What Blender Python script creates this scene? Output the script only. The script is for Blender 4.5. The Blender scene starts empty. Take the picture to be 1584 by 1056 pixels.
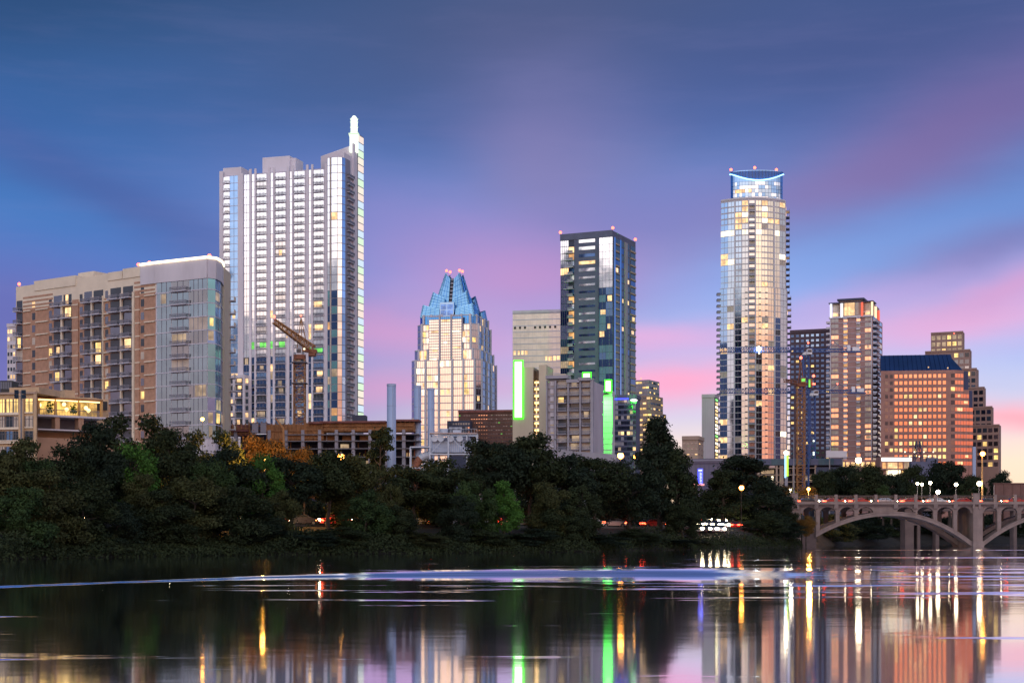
import bpy, math, random
import numpy as np
from mathutils import Vector
R = math.radians
rng = random.Random(7)
nrng = np.random.default_rng(11)
scene = bpy.context.scene
COL = scene.collection

# ------------------------------------------------------------------ camera
F = 2400.0            # focal length in photo pixels (photo 1584 wide)
HZ = 830.0            # row of the horizon
CH = 2.0              # camera height over the water
cam_d = bpy.data.cameras.new('camera')
cam = bpy.data.objects.new('camera', cam_d); COL.objects.link(cam)
cam.location = (0, 0, CH); cam.rotation_euler = (R(90), 0, 0)
cam_d.sensor_width = 36; cam_d.lens = F / 1584 * 36
cam_d.shift_y = (HZ - 528) / 1584
cam_d.clip_start = 0.5; cam_d.clip_end = 12000
scene.camera = cam
scene.render.engine = 'CYCLES'
scene.cycles.max_bounces = 5; scene.cycles.diffuse_bounces = 2; scene.cycles.glossy_bounces = 4
scene.cycles.transparent_max_bounces = 6
scene.cycles.sample_clamp_indirect = 6.0
scene.cycles.use_denoising = True
scene.view_settings.view_transform = 'Standard'; scene.view_settings.look = 'None'
scene.view_settings.exposure = 0.25; scene.view_settings.gamma = 1

def lin(c):
    return tuple(((x / 255) / 12.92 if x / 255 <= 0.04045 else ((x / 255 + 0.055) / 1.055) ** 2.4) for x in c)

# ------------------------------------------------------------------ node expressions
class E:
    nt = None
    def __init__(s, v): s.v = v
    @staticmethod
    def m(op, *a, clamp=False):
        n = E.nt.nodes.new('ShaderNodeMath'); n.operation = op; n.use_clamp = clamp
        for i, x in enumerate(a):
            x = x.v if isinstance(x, E) else x
            if isinstance(x, (int, float)): n.inputs[i].default_value = x
            else: E.nt.links.new(x, n.inputs[i])
        return E(n.outputs[0])
    def __add__(s, o): return E.m('ADD', s, o)
    def __sub__(s, o): return E.m('SUBTRACT', s, o)
    def __rsub__(s, o): return E.m('SUBTRACT', o, s)
    def __mul__(s, o): return E.m('MULTIPLY', s, o)
    def __truediv__(s, o): return E.m('DIVIDE', s, o)
    __radd__ = __add__; __rmul__ = __mul__
def smooth(x, a, b):
    n = E.nt.nodes.new('ShaderNodeMapRange'); n.interpolation_type = 'SMOOTHSTEP'
    E.nt.links.new(x.v, n.inputs[0]); n.inputs[1].default_value = a; n.inputs[2].default_value = b
    return E(n.outputs[0])
def ramp(x, stops):
    n = E.nt.nodes.new('ShaderNodeValToRGB'); cr = n.color_ramp
    while len(cr.elements) < len(stops): cr.elements.new(0.5)
    for e, (p, c) in zip(cr.elements, stops):
        e.position = p; e.color = (c[0], c[1], c[2], 1)
    E.nt.links.new(x.v, n.inputs[0]); return E(n.outputs[0])
def cmix(f, a, b, mode='MIX'):
    n = E.nt.nodes.new('ShaderNodeMix'); n.data_type = 'RGBA'; n.blend_type = mode
    for sock, x in ((n.inputs[0], f), (n.inputs[6], a), (n.inputs[7], b)):
        x = x.v if isinstance(x, E) else x
        if isinstance(x, (int, float)): sock.default_value = x
        elif isinstance(x, tuple): sock.default_value = (x[0], x[1], x[2], 1)
        else: E.nt.links.new(x, sock)
    return E(n.outputs[2])
def comb(x, y, z):
    n = E.nt.nodes.new('ShaderNodeCombineXYZ')
    for i, v in enumerate((x, y, z)):
        if isinstance(v, E): E.nt.links.new(v.v, n.inputs[i])
        else: n.inputs[i].default_value = v
    return E(n.outputs[0])
def noise(vec, scale, detail=3, rough=0.5, color=False):
    n = E.nt.nodes.new('ShaderNodeTexNoise'); n.inputs['Scale'].default_value = scale
    n.inputs['Detail'].default_value = detail; n.inputs['Roughness'].default_value = rough
    E.nt.links.new(vec.v, n.inputs['Vector'])
    return E(n.outputs[1 if color else 0])
def sep(vec):
    n = E.nt.nodes.new('ShaderNodeSeparateXYZ'); E.nt.links.new(vec.v, n.inputs[0])
    return [E(o) for o in n.outputs]

# ------------------------------------------------------------------ world: dusk sky
SUN_AZ, SUN_EL = 190.0, 3.0      # the sun has just gone down behind the camera
w = bpy.data.worlds.new('World'); scene.world = w; w.use_nodes = True
nt = w.node_tree; nt.nodes.clear(); E.nt = nt
tc = nt.nodes.new('ShaderNodeTexCoord')
D3 = E(tc.outputs['Generated']); dx, dy, dz = sep(D3)
az = E.m('ARCTAN2', dx, dy)                  # 0 along +Y
el = E.m('ARCSINE', dz)
def ang(px, py):
    a = math.atan((px - 792) / F); return a, math.atan((HZ - py) / F * math.cos(a))
nv = comb(az * 1.0, el * 2.6, 0.0)
wz = noise(nv, 5.5, 4, 0.55); wz2 = noise(comb(az + 7.3, el * 2.6, 2.0), 5.5, 4, 0.55)
eW = el + (wz - 0.5) * 0.030
aW = az + (wz2 - 0.5) * 0.06
vpos = [0, 200, 350, 450, 550, 640, 720, 830]
def vgrad(cols, e):
    mx = ang(792, -800)[1]
    st = [(max(0, ang(792, v)[1]) / mx, lin(c)) for v, c in zip(vpos, cols)]
    st = st[::-1]
    st.append((1.0, (0.03, 0.06, 0.14)))
    return ramp(E.m('DIVIDE', e, mx, clamp=True), st)
right = vgrad([(58, 86, 134), (78, 106, 166), (104, 141, 204), (134, 166, 226), (168, 184, 230), (204, 200, 222), (250, 220, 196), (255, 214, 170)], eW)
left = vgrad([(46, 80, 126), (56, 98, 158), (68, 116, 182), (86, 118, 188), (104, 108, 174), (118, 112, 174), (140, 120, 170), (190, 150, 160)], eW)
sky = cmix(smooth(az, ang(150, 0)[0], ang(1000, 0)[0]), left, right)
blobs = [  # px, py, half length, half height, rise angle, colour, strength
    (60, -10, 420, 70, 8, (40, 68, 108), .6),
    (820, 30, 420, 110, 10, (74, 84, 122), .75),
    (1400, 60, 420, 100, 8, (70, 78, 126), .6),
    (870, 270, 120, 140, 35, (132, 122, 168), .7),
    (200, 310, 330, 40, -24, (70, 84, 144), .55),
    (720, 400, 270, 80, -12, (160, 130, 188), .62),
    (800, 430, 170, 55, 6, (196, 142, 192), .6),
    (640, 520, 230, 38, -4, (210, 150, 194), .68),
    (660, 600, 160, 26, 2, (214, 146, 188), .6),
    (20, 480, 170, 80, 0, (102, 100, 166), .6),
    (1000, 330, 160, 50, 10, (120, 118, 180), .5),
    (1040, 592, 130, 28, 2, (250, 158, 190), .8),
    (1020, 528, 130, 18, 2, (226, 166, 208), .7),
    (1370, 250, 330, 58, 20, (138, 108, 158), .66),
    (1550, 150, 220, 70, 22, (104, 94, 146), .5),
    (1530, 385, 170, 36, 14, (112, 116, 172), .85),
    (1330, 460, 170, 26, 12, (190, 160, 212), .6),
    (1470, 500, 240, 34, 8, (232, 164, 202), .7),
    (1570, 648, 90, 20, -3, (250, 166, 178), .85),
    (1570, 440, 150, 24, 16, (205, 150, 195), .75),
]
for bx, by, hl, hh, an, c, k in blobs:
    a0, e0 = ang(bx, by); ca, sa = math.cos(R(an)), math.sin(R(an))
    da = aW - a0; de = eW - e0
    uu = (da * ca + de * sa) * (F / hl); vv = (de * ca - da * sa) * (F / hh)
    q = uu * uu + vv * vv
    g = E.m('EXPONENT', q * -0.8) * k
    sky = cmix(g, sky, lin(c))
st = noise(comb(az * 1.2 - el * 0.4, el * 9.0, 4.0), 7, 5, 0.6)
sky = cmix(smooth(st, .42, .75) * 0.05 * smooth(el, .02, .10), sky, lin((150, 140, 190)))
# western half: the afterglow behind the camera
ab = E.m('ARCTAN2', dx, dy * -1.0)          # 0 along -Y, + to +X
ed = el * (180 / math.pi)
wn = noise(comb(ab * 1.0, el * 4.0, 9.0), 4, 4, 0.55)
glow = ramp(E.m('DIVIDE', ed + (wn - 0.5) * 2.2, 60.0, clamp=True), [
    (0.0, (1.2, .52, .30)), (0.035, (1.4, .72, .46)), (0.075, (1.5, .90, .64)), (0.11, (1.55, 1.04, .80)),
    (0.15, (1.55, 1.20, .98)), (0.20, (1.5, 1.36, 1.32)), (0.32, (1.05, 1.1, 1.25)), (0.6, (.50, .62, .88)), (1.0, (.13, .20, .38))])
ember = ramp(E.m('DIVIDE', ed + (wn - 0.5) * 1.4, 60.0, clamp=True), [(0.0, (1.0, .22, .085)), (0.04, (1.08, .27, .11)), (0.08, (1.18, .38, .18)), (0.115, (1.35, .70, .44)), (0.16, (1.5, 1.12, .88)), (0.3, (1.1, 1.12, 1.2)), (0.6, (.50, .62, .88)), (1.0, (.13, .20, .38))])
glow = cmix(smooth(ab, -0.28, -0.10), glow, ember)
sidec = ramp(E.m('DIVIDE', ed, 60.0, clamp=True), [(0, (.30, .30, .42)), (.2, (.20, .34, .62)), (1, (.08, .14, .30))])
fall = E.m('EXPONENT', (ab + 0.10) * (ab + 0.10) * -0.36)
west = cmix(fall, sidec, glow)
bn = noise(comb(ab * 1.0, 0.0, 3.0), 26, 3, 0.7)
bh = 7.2 + 2.5 * (1.0 - smooth(ab, -.785, -.775)) + 1.8 * smooth(ab, -.73, -.722)
bank = smooth(ab, -0.90, -0.87) * (1.0 - smooth(ab, -0.64, -0.60)) * (1.0 - smooth(ed - (bn - 0.5) * 2.0 - bh, 0.0, 0.35))  # unseen dark bank added for neighbours' dark reflections in two towers' glass
west = cmix(bank * 0.94, west, (.028, .07, .13))
nish = nt.nodes.new('ShaderNodeTexSky'); nish.sky_type = 'NISHITA'; nish.sun_disc = False
nish.sun_elevation = R(SUN_EL); nish.sun_rotation = R(SUN_AZ)
wm = smooth(dy * -1.0, -0.25, 0.35)
full = cmix(wm, sky, cmix(1.0 - bank, west, cmix(1.0, E(nish.outputs[0]), (.0025, .0025, .0025), 'MULTIPLY'), 'ADD'))
full = cmix(smooth(el, -0.03, -0.001), (.02, .022, .03), full)
bg = nt.nodes.new('ShaderNodeBackground'); nt.links.new(full.v, bg.inputs[0]); bg.inputs[1].default_value = 1.0
ow = nt.nodes.new('ShaderNodeOutputWorld'); nt.links.new(bg.outputs[0], ow.inputs[0])

sun_d = bpy.data.lights.new('sun', 'SUN'); sun_d.energy = 0.55; sun_d.angle = R(120); sun_d.color = (1, .84, .80)
sun = bpy.data.objects.new('sun', sun_d); COL.objects.link(sun)
sa, se = R(SUN_AZ), R(SUN_EL + 12)
sdir = Vector((math.sin(sa) * math.cos(se), math.cos(sa) * math.cos(se), math.sin(se)))
sun.rotation_euler = sdir.to_track_quat('Z', 'Y').to_euler()

# ------------------------------------------------------------------ materials
M = {}
def mat(name, col, rough=0.7, metal=0.0, var=0.18, vs=0.25, spec=0.5, emit=None, es=0.0, sample=False, bump=0.0, streak=1.0):
    m = bpy.data.materials.new(name); m.use_nodes = True; t = m.node_tree; E.nt = t
    b = t.nodes['Principled BSDF']
    g = t.nodes.new('ShaderNodeNewGeometry'); P = E(g.outputs['Position'])
    if streak != 1.0:
        x, y, z = sep(P); P = comb(x, y, z * streak)
    n = noise(P, vs, 4, 0.6)
    lo = tuple(c * (1 - var) for c in col); hi = tuple(min(1, c * (1 + var)) for c in col)
    t.links.new(cmix(smooth(n, .25, .75), lo, hi).v, b.inputs['Base Color'])
    b.inputs['Roughness'].default_value = rough; b.inputs['Metallic'].default_value = metal
    b.inputs['Specular IOR Level'].default_value = spec
    if emit:
        b.inputs['Emission Color'].default_value = (*emit, 1)
        b.inputs['Emission Strength'].default_value = es
    if not sample: m.cycles.emission_sampling = 'NONE'
    if bump:
        bn_ = t.nodes.new('ShaderNodeBump'); bn_.inputs['Strength'].default_value = bump; bn_.inputs['Distance'].default_value = 0.1
        t.links.new(noise(P, 4, 3).v, bn_.inputs['Height']); t.links.new(bn_.outputs[0], b.inputs['Normal'])
    M[name] = m; return m
def glassm(name, col, rough=0.06, metal=1.0, warp=0.010, ws=0.12):
    """coated glass: a mirror with slightly uneven panes"""
    m = mat(name, col, rough, metal, var=0.10, vs=0.2); t = m.node_tree; E.nt = t
    b = t.nodes['Principled BSDF']; g = t.nodes.new('ShaderNodeNewGeometry'); P = E(g.outputs['Position'])
    nz = noise(P, ws, 2, .6, True)
    v1 = t.nodes.new('ShaderNodeVectorMath'); v1.operation = 'SUBTRACT'; t.links.new(nz.v, v1.inputs[0]); v1.inputs[1].default_value = (.5, .5, .5)
    v2 = t.nodes.new('ShaderNodeVectorMath'); v2.operation = 'SCALE'; t.links.new(v1.outputs[0], v2.inputs[0]); v2.inputs['Scale'].default_value = warp * 4
    v3 = t.nodes.new('ShaderNodeVectorMath'); v3.operation = 'ADD'; t.links.new(g.outputs['Normal'], v3.inputs[0]); t.links.new(v2.outputs[0], v3.inputs[1])
    v4 = t.nodes.new('ShaderNodeVectorMath'); v4.operation = 'NORMALIZE'; t.links.new(v3.outputs[0], v4.inputs[0])
    t.links.new(v4.outputs[0], b.inputs['Normal'])
    return m
def litm(name, col, s, sc=0.34, lo=0.42):
    """a lit room behind glass: brighter and darker patches of furniture and curtains"""
    m = mat(name, (.05, .05, .06), 0.2, 0.0); t = m.node_tree; E.nt = t
    b = t.nodes['Principled BSDF']; g = t.nodes.new('ShaderNodeNewGeometry'); P = E(g.outputs['Position'])
    k = smooth(noise(P, sc, 3, .6), .36, .66) * (1 - lo) + lo
    b.inputs['Emission Color'].default_value = (*col, 1)
    t.links.new((k * s).v, b.inputs['Emission Strength'])
    return m
mat('concrete', (.50, .46, .51), .8, var=.12, vs=.12, streak=.3)
mat('concrete_pale', (.60, .57, .62), .8, var=.10, vs=.15, streak=.3)
mat('slab', (.54, .53, .60), .75, var=.1)
mat('screen_blue', (.02, .13, .48), .3, var=.2, vs=.2)
mat('cream', (.60, .50, .38), .85, var=.10, vs=.2, streak=.3)
mat('cream_band', (.76, .66, .52), .85, var=.08)
mat('brick', (.45, .26, .175), .9, var=.16, vs=.9)
mat('tan_stucco', (.56, .40, .25), .9, var=.14, vs=.3)
mat('tan_stucco_pink', (.44, .27, .18), .9, var=.12, vs=.3)
mat('beige', (.58, .50, .38), .85, var=.08, vs=.15, streak=.3)
mat('grey_wall', (.33, .32, .37), .8, var=.14, vs=.2)
mat('slate', (.105, .115, .19), .7, var=.15, vs=.2)
mat('slate_dark', (.045, .055, .10), .65, var=.15)
mat('granite_pink', (.36, .19, .155), .75, var=.12, vs=.4)
mat('granite_dark', (.10, .062, .085), .75, var=.15, vs=.4)
mat('brown_stone', (.14, .07, .055), .8, var=.2, vs=.3)
mat('tower_white', (.68, .65, .71), .75, var=.07, vs=.15, streak=.3); mat('cream_glass', (.80, .70, .62), .34, .35, var=.10, vs=.25)
mat('stone_rose', (.34, .225, .19), .85, var=.1, vs=.2); mat('hall_grey', (.15, .14, .185), .8, var=.12, vs=.2, streak=.3); mat('teal_panel', (.035, .10, .14), .4, var=.15)
mat('mauve_wall', (.40, .235, .22), .8, var=.10, vs=.25)
mat('taupe', (.40, .30, .24), .85, var=.1, vs=.2)
mat('rail_dark', (.13, .14, .18), .5, var=.1)
mat('rail_mid', (.25, .25, .31), .5, var=.1)
mat('soffit', (.16, .15, .17), .9)
mat('steel_white', (.50, .56, .66), .5, var=.1, vs=.6)
mat('stack_paint', (.36, .46, .66), .55, var=.08, vs=.2, streak=.2)
mat('rust', (.26, .10, .055), .85, var=.25, vs=.6)
mat('timber', (.34, .165, .07), .85, var=.3, vs=.7)
mat('formwork', (.23, .09, .075), .85, var=.3, vs=.5)
mat('crane_yellow', (.34, .15, .045), .6, var=.2, vs=.8)
mat('crane_blue', (.03, .08, .26), .55, var=.15, vs=.8)
mat('crane_white', (.7, .7, .74), .6)
mat('bridge_stone', (.235, .172, .148), .88, var=.20, vs=.55, bump=.3, streak=.5)
mat('bridge_dark', (.115, .08, .07), .9, var=.2, vs=.5)
mat('asphalt', (.05, .05, .052), .9, var=.15, vs=.6)
mat('pavement', (.11, .10, .09), .9, var=.15, vs=.6)
mat('road_paint', (.75, .75, .72), .8)
mat('soil', (.022, .019, .013), .95, var=.35, vs=.25, bump=.4)
mat('bark', (.06, .045, .035), .95, var=.3, vs=2.0)
mat('pole_metal', (.22, .22, .24), .5, .6)
mat('pole_amber', (.55, .33, .12), .5)
mat('car_red', (.58, .03, .02), .3, var=.05); mat('car_silver', (.45, .45, .47), .3, .4, var=.05); mat('car_white', (.75, .74, .72), .3, var=.05)
mat('car_dark', (.03, .03, .035), .3, var=.05); mat('tyre', (.02, .02, .02), .9); mat('car_glass', (.02, .025, .03), .08)
mat('black_panel', (.012, .014, .02), .5); mat('billboard', (.62, .60, .64), .6, var=.05)
mat('navy_roof', (.012, .035, .11), .35, var=.15, vs=.1)
mat('window_dark', (.03, .045, .065), .08, var=.2)
mat('blind', (.54, .46, .38), .6, var=.18, vs=.5)
glassm('mirror_cool', (.76, .80, .88)); glassm('mirror_warm', (.74, .70, .66)); glassm('mirror_blue', (.22, .36, .60), .05)
glassm('mirror_teal', (.20, .42, .46), .05); glassm('mirror_navy', (.06, .11, .24), .06); glassm('mirror_grey', (.40, .44, .50), .08)
glassm('mirror_copper', (.86, .52, .36), .08); glassm('mirror_dim', (.16, .18, .22), .1); glassm('green_grey_glass', (.15, .21, .28), .12)
glassm('crown_glass', (.28, .50, .66), .22); glassm('crown_blue', (.06, .24, .62), .12); glassm('mirror_pale', (.62, .62, .64), .10); glassm('mirror_dusk', (.34, .44, .58), .08); glassm('mirror_straw', (.68, .64, .54), .09)
litm('lit_warm', (1, .60, .27), 1.7); litm('lit_bright', (1, .84, .56), 2.6, lo=.5); litm('lit_orange', (1, .48, .16), 1.1)
litm('lit_dim', (1, .70, .42), .45); litm('lit_yellow', (1, .64, .20), 1.5); litm('lit_white', (.95, .97, 1), 1.6, lo=.6); litm('lit_or_mirrored_green', (.20, 1, .12), 1.0)
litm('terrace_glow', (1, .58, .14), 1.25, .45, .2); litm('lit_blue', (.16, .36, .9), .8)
def emat(n, c, s, sample=True): return mat(n, (.02, .02, .02), .5, emit=c, es=s, sample=sample)
emat('lamp_white', (1, .80, .52), 26); emat('lamp_orange', (1, .36, .05), 22); emat('beacon_red', (1, .12, .07), 5, False)
emat('neon_core', (.72, 1, .60), 2.6); emat('neon_halo', (.04, 1, .01), 3.0, False); emat('roof_led', (1, .80, .50), 2.6)  # green rim: the signs' halo built as a glowing border
emat('strip_warm', (1, .66, .24), 3.0); emat('arc_blue', (.30, .72, 1), 3.0); emat('head_white', (1, .80, .48), 55); emat('tail_red', (1, .05, .02), 14)
emat('side_amber', (1, .22, .05), 6, False); emat('sign_blue', (.05, .07, 1), 2.2); emat('sign_letter', (.62, .68, 1), 1.6, False); emat('sign_pink', (1, .35, .35), 1.1, False)
emat('sign_white', (.92, 1, .92), 1.6, False); emat('led_blue', (.30, .62, 1), 1.7); emat('led_lime', (.42, .85, .05), 1.5); emat('crown_light', (.85, .88, 1), 1.5, False)
emat('crown_light_warm', (1, .70, .42), 1.3, False); emat('crown_light_red', (1, .14, .07), 1.0, False); emat('work_light', (.85, .95, 1), 30)
for i, c in enumerate([(1, .92, .76), (.78, 1, .72), (.70, .86, 1), (1, .82, .72)]): emat('spine_%d' % i, c, .8, False)
emat('spire_white', (.92, 1, .86), 1.25, False)
mat('raw_concrete', (.20, .19, .21), .85, var=.2, vs=.5)
def leafm(name, col, trans=.25):
    m = bpy.data.materials.new(name); m.use_nodes = True; t = m.node_tree; E.nt = t
    b = t.nodes['Principled BSDF']; g = t.nodes.new('ShaderNodeNewGeometry')
    oi = t.nodes.new('ShaderNodeObjectInfo')
    n = noise(E(g.outputs['Position']), .55, 3, .6)
    k = smooth(n, .3, .7) * .7 + E(oi.outputs['Random']) * .3
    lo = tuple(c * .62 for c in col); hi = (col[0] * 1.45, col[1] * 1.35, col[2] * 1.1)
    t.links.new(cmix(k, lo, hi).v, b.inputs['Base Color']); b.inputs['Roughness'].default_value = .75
    b.inputs['Specular IOR Level'].default_value = .15
    M[name] = m
leafm('leaf_dark', (.024, .036, .016)); leafm('leaf_olive', (.044, .052, .020)); leafm('leaf_deep', (.015, .026, .016))
leafm('leaf_bright', (.045, .12, .022)); leafm('leaf_amber_lit', (.16, .09, .025)); leafm('leaf_mid', (.030, .058, .020))  # amber: street lamp light put into the leaf colour

# ------------------------------------------------------------------ builders
def X(px, D): return (px - 792) / F * D
def Z(py, D): return CH + (HZ - py) / F * D
class MB:
    def __init__(s): s.v = []; s.f = []; s.m = []; s.mats = []; s.area = 0; s.subs = {}
    def sub(s, n): return s.subs.setdefault(n, MB())
    def mi(s, n):
        if n not in s.mats: s.mats.append(n)
        return s.mats.index(n)
    def poly(s, pts, m):
        k = len(s.v); s.v += [tuple(p) for p in pts]; s.f.append(list(range(k, k + len(pts)))); s.m.append(s.mi(m))
    def hexa(s, p, m):          # 8 points: 4 bottom then 4 top
        k = len(s.v); s.v += [tuple(q) for q in p]; i = s.mi(m)
        for q in ((0, 3, 2, 1), (4, 5, 6, 7), (0, 1, 5, 4), (1, 2, 6, 5), (2, 3, 7, 6), (3, 0, 4, 7)):
            s.f.append([k + j for j in q]); s.m.append(i)
    def box(s, x0, x1, y0, y1, z0, z1, m):
        s.hexa([(x0, y0, z0), (x1, y0, z0), (x1, y1, z0), (x0, y1, z0), (x0, y0, z1), (x1, y0, z1), (x1, y1, z1), (x0, y1, z1)], m)
    def prism(s, poly, z0, z1, m, top=None):
        k = len(s.v); n = len(poly)
        tz = z1 if isinstance(z1, (list, tuple)) else [z1] * n
        s.v += [(p[0], p[1], z0) for p in poly] + [(p[0], p[1], t) for p, t in zip(poly, tz)]
        i = s.mi(m); it = s.mi(top or m)
        for j in range(n): s.f.append([k + j, k + (j + 1) % n, k + n + (j + 1) % n, k + n + j]); s.m.append(i)
        s.f.append([k + n + j for j in range(n)]); s.m.append(it)
        s.f.append([k + j for j in range(n)][::-1]); s.m.append(i)
    def bar(s, a, b, r, m, r2=None, n=4):
        a = Vector(a); b = Vector(b); d = (b - a)
        if d.length < 1e-6: return
        d.normalize(); up = Vector((0, 0, 1)) if abs(d.z) < .95 else Vector((1, 0, 0))
        p = d.cross(up).normalized(); q = d.cross(p); r2 = r if r2 is None else r2
        k = len(s.v); i = s.mi(m)
        for c, rr in ((a, r), (b, r2)):
            for j in range(n):
                t = 2 * math.pi * (j + .5) / n
                s.v.append(tuple(c + p * math.cos(t) * rr + q * math.sin(t) * rr))
        for j in range(n): s.f.append([k + j, k + (j + 1) % n, k + n + (j + 1) % n, k + n + j]); s.m.append(i)
        s.f.append([k + j for j in range(n)][::-1]); s.m.append(i); s.f.append([k + n + j for j in range(n)]); s.m.append(i)
    def ball(s, c, r, m, nu=10, nv=6, sx=1, sy=1, sz=1):
        k = len(s.v); i = s.mi(m)
        for a in range(nv + 1):
            th = math.pi * a / nv
            for b in range(nu):
                ph = 2 * math.pi * b / nu
                s.v.append((c[0] + r * sx * math.sin(th) * math.cos(ph), c[1] + r * sy * math.sin(th) * math.sin(ph), c[2] + r * sz * math.cos(th)))
        for a in range(nv):
            for b in range(nu):
                s.f.append([k + a * nu + b, k + a * nu + (b + 1) % nu, k + (a + 1) * nu + (b + 1) % nu, k + (a + 1) * nu + b]); s.m.append(i)
    def add(s, o):
        k = len(s.v); s.v += o.v; s.f += [[j + k for j in f] for f in o.f]; s.m += [s.mi(o.mats[i]) for i in o.m]
    def build(s, name, parent=None, off=(0, 0, 0), smooth_=False):
        me = bpy.data.meshes.new(name)
        vv = [(a - off[0], b - off[1], c - off[2]) for a, b, c in s.v]
        me.from_pydata(vv, [], s.f)
        for n in s.mats: me.materials.append(M[n])
        me.polygons.foreach_set('material_index', s.m)
        if smooth_: me.polygons.foreach_set('use_smooth', [True] * len(s.f))
        me.update()
        o = bpy.data.objects.new(name, me); COL.objects.link(o)
        if parent: o.parent = parent
        return o
def tag(o, label, cat, group=None, kind=None):
    if label: o['label'] = label
    if cat: o['category'] = cat
    if group: o['group'] = group
    if kind: o['kind'] = kind
    return o
def struct(mb, name): o = mb.build(name); o['kind'] = 'structure'; return o
class Thing:
    """an Empty at the base that parents its parts; repeated parts past 100 go into one part of kind stuff"""
    def __init__(s, name, label, cat, loc, group=None):
        s.o = bpy.data.objects.new(name, None); COL.objects.link(s.o); s.o.location = loc; s.loc = loc
        tag(s.o, label, cat, group); s.parts = {}
    def mb(s, part, area=0):
        m = MB(); m.area = area; s.parts.setdefault(part, []).append(m); return m
    def done(s, smooth_=()):
        for n, L in s.parts.items():
            L = [m for m in L if m.f]
            if len(L) > 100:
                L.sort(key=lambda m: -m.area)
                rest = MB()
                for m in L[100:]:
                    rest.add(m)
                    for q in m.subs.values(): rest.add(q)
                rest.build(n, s.o, s.loc)['kind'] = 'stuff'
                L = L[:100]
            for m in L:
                o = m.build(n, s.o, s.loc, n in smooth_)
                for k, q in m.subs.items():
                    if q.f: q.build(k, o, s.loc)
        return s.o
class Wall:
    def __init__(s, A, B):
        s.A = Vector(A[:2]); s.B = Vector(B[:2]); d = s.B - s.A; s.L = d.length; s.u = d / s.L; s.n = Vector((s.u.y, -s.u.x))
    def t(s, px):
        k = (px - 792) / F; return (k * s.A.y - s.A.x) / (s.u.x - k * s.u.y)
    def p(s, t, d=0): q = s.A + s.u * t + s.n * d; return (q.x, q.y)
    def box(s, mb, t0, t1, z0, z1, d0, d1, m):
        a, b, c, d = s.p(t0, d1), s.p(t1, d1), s.p(t1, d0), s.p(t0, d0)
        mb.hexa([(*a, z0), (*b, z0), (*c, z0), (*d, z0), (*a, z1), (*b, z1), (*c, z1), (*d, z1)], m)
def corner(pl, pc, pr, D, a):
    a = max(a, math.degrees(math.atan((pr - 792) / F)) + 9)
    """plan of a block whose near vertical edge stands at (pc, D); its main face turns a degrees to the left"""
    c, s = math.cos(R(a)), math.sin(R(a)); C = Vector((X(pc, D), D))
    kl, kr = (pl - 792) / F, (pr - 792) / F
    L = (C.x - kl * C.y) / (c + kl * s) if True else 0
    # A = C - L*(c,-s)
    L = (C.x - kl * C.y) / (c - kl * -s)
    A = C - Vector((c, -s)) * L
    Mm = (kr * C.y - C.x) / (s - kr * c)
    Ept = C + Vector((s, c)) * Mm
    return A, C, Ept, A + Vector((s, c)) * Mm
def pick(r, table):
    x = r.random(); acc = 0
    for n, p in table:
        acc += p
        if x < acc: return n
    return table[-1][0]
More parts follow.
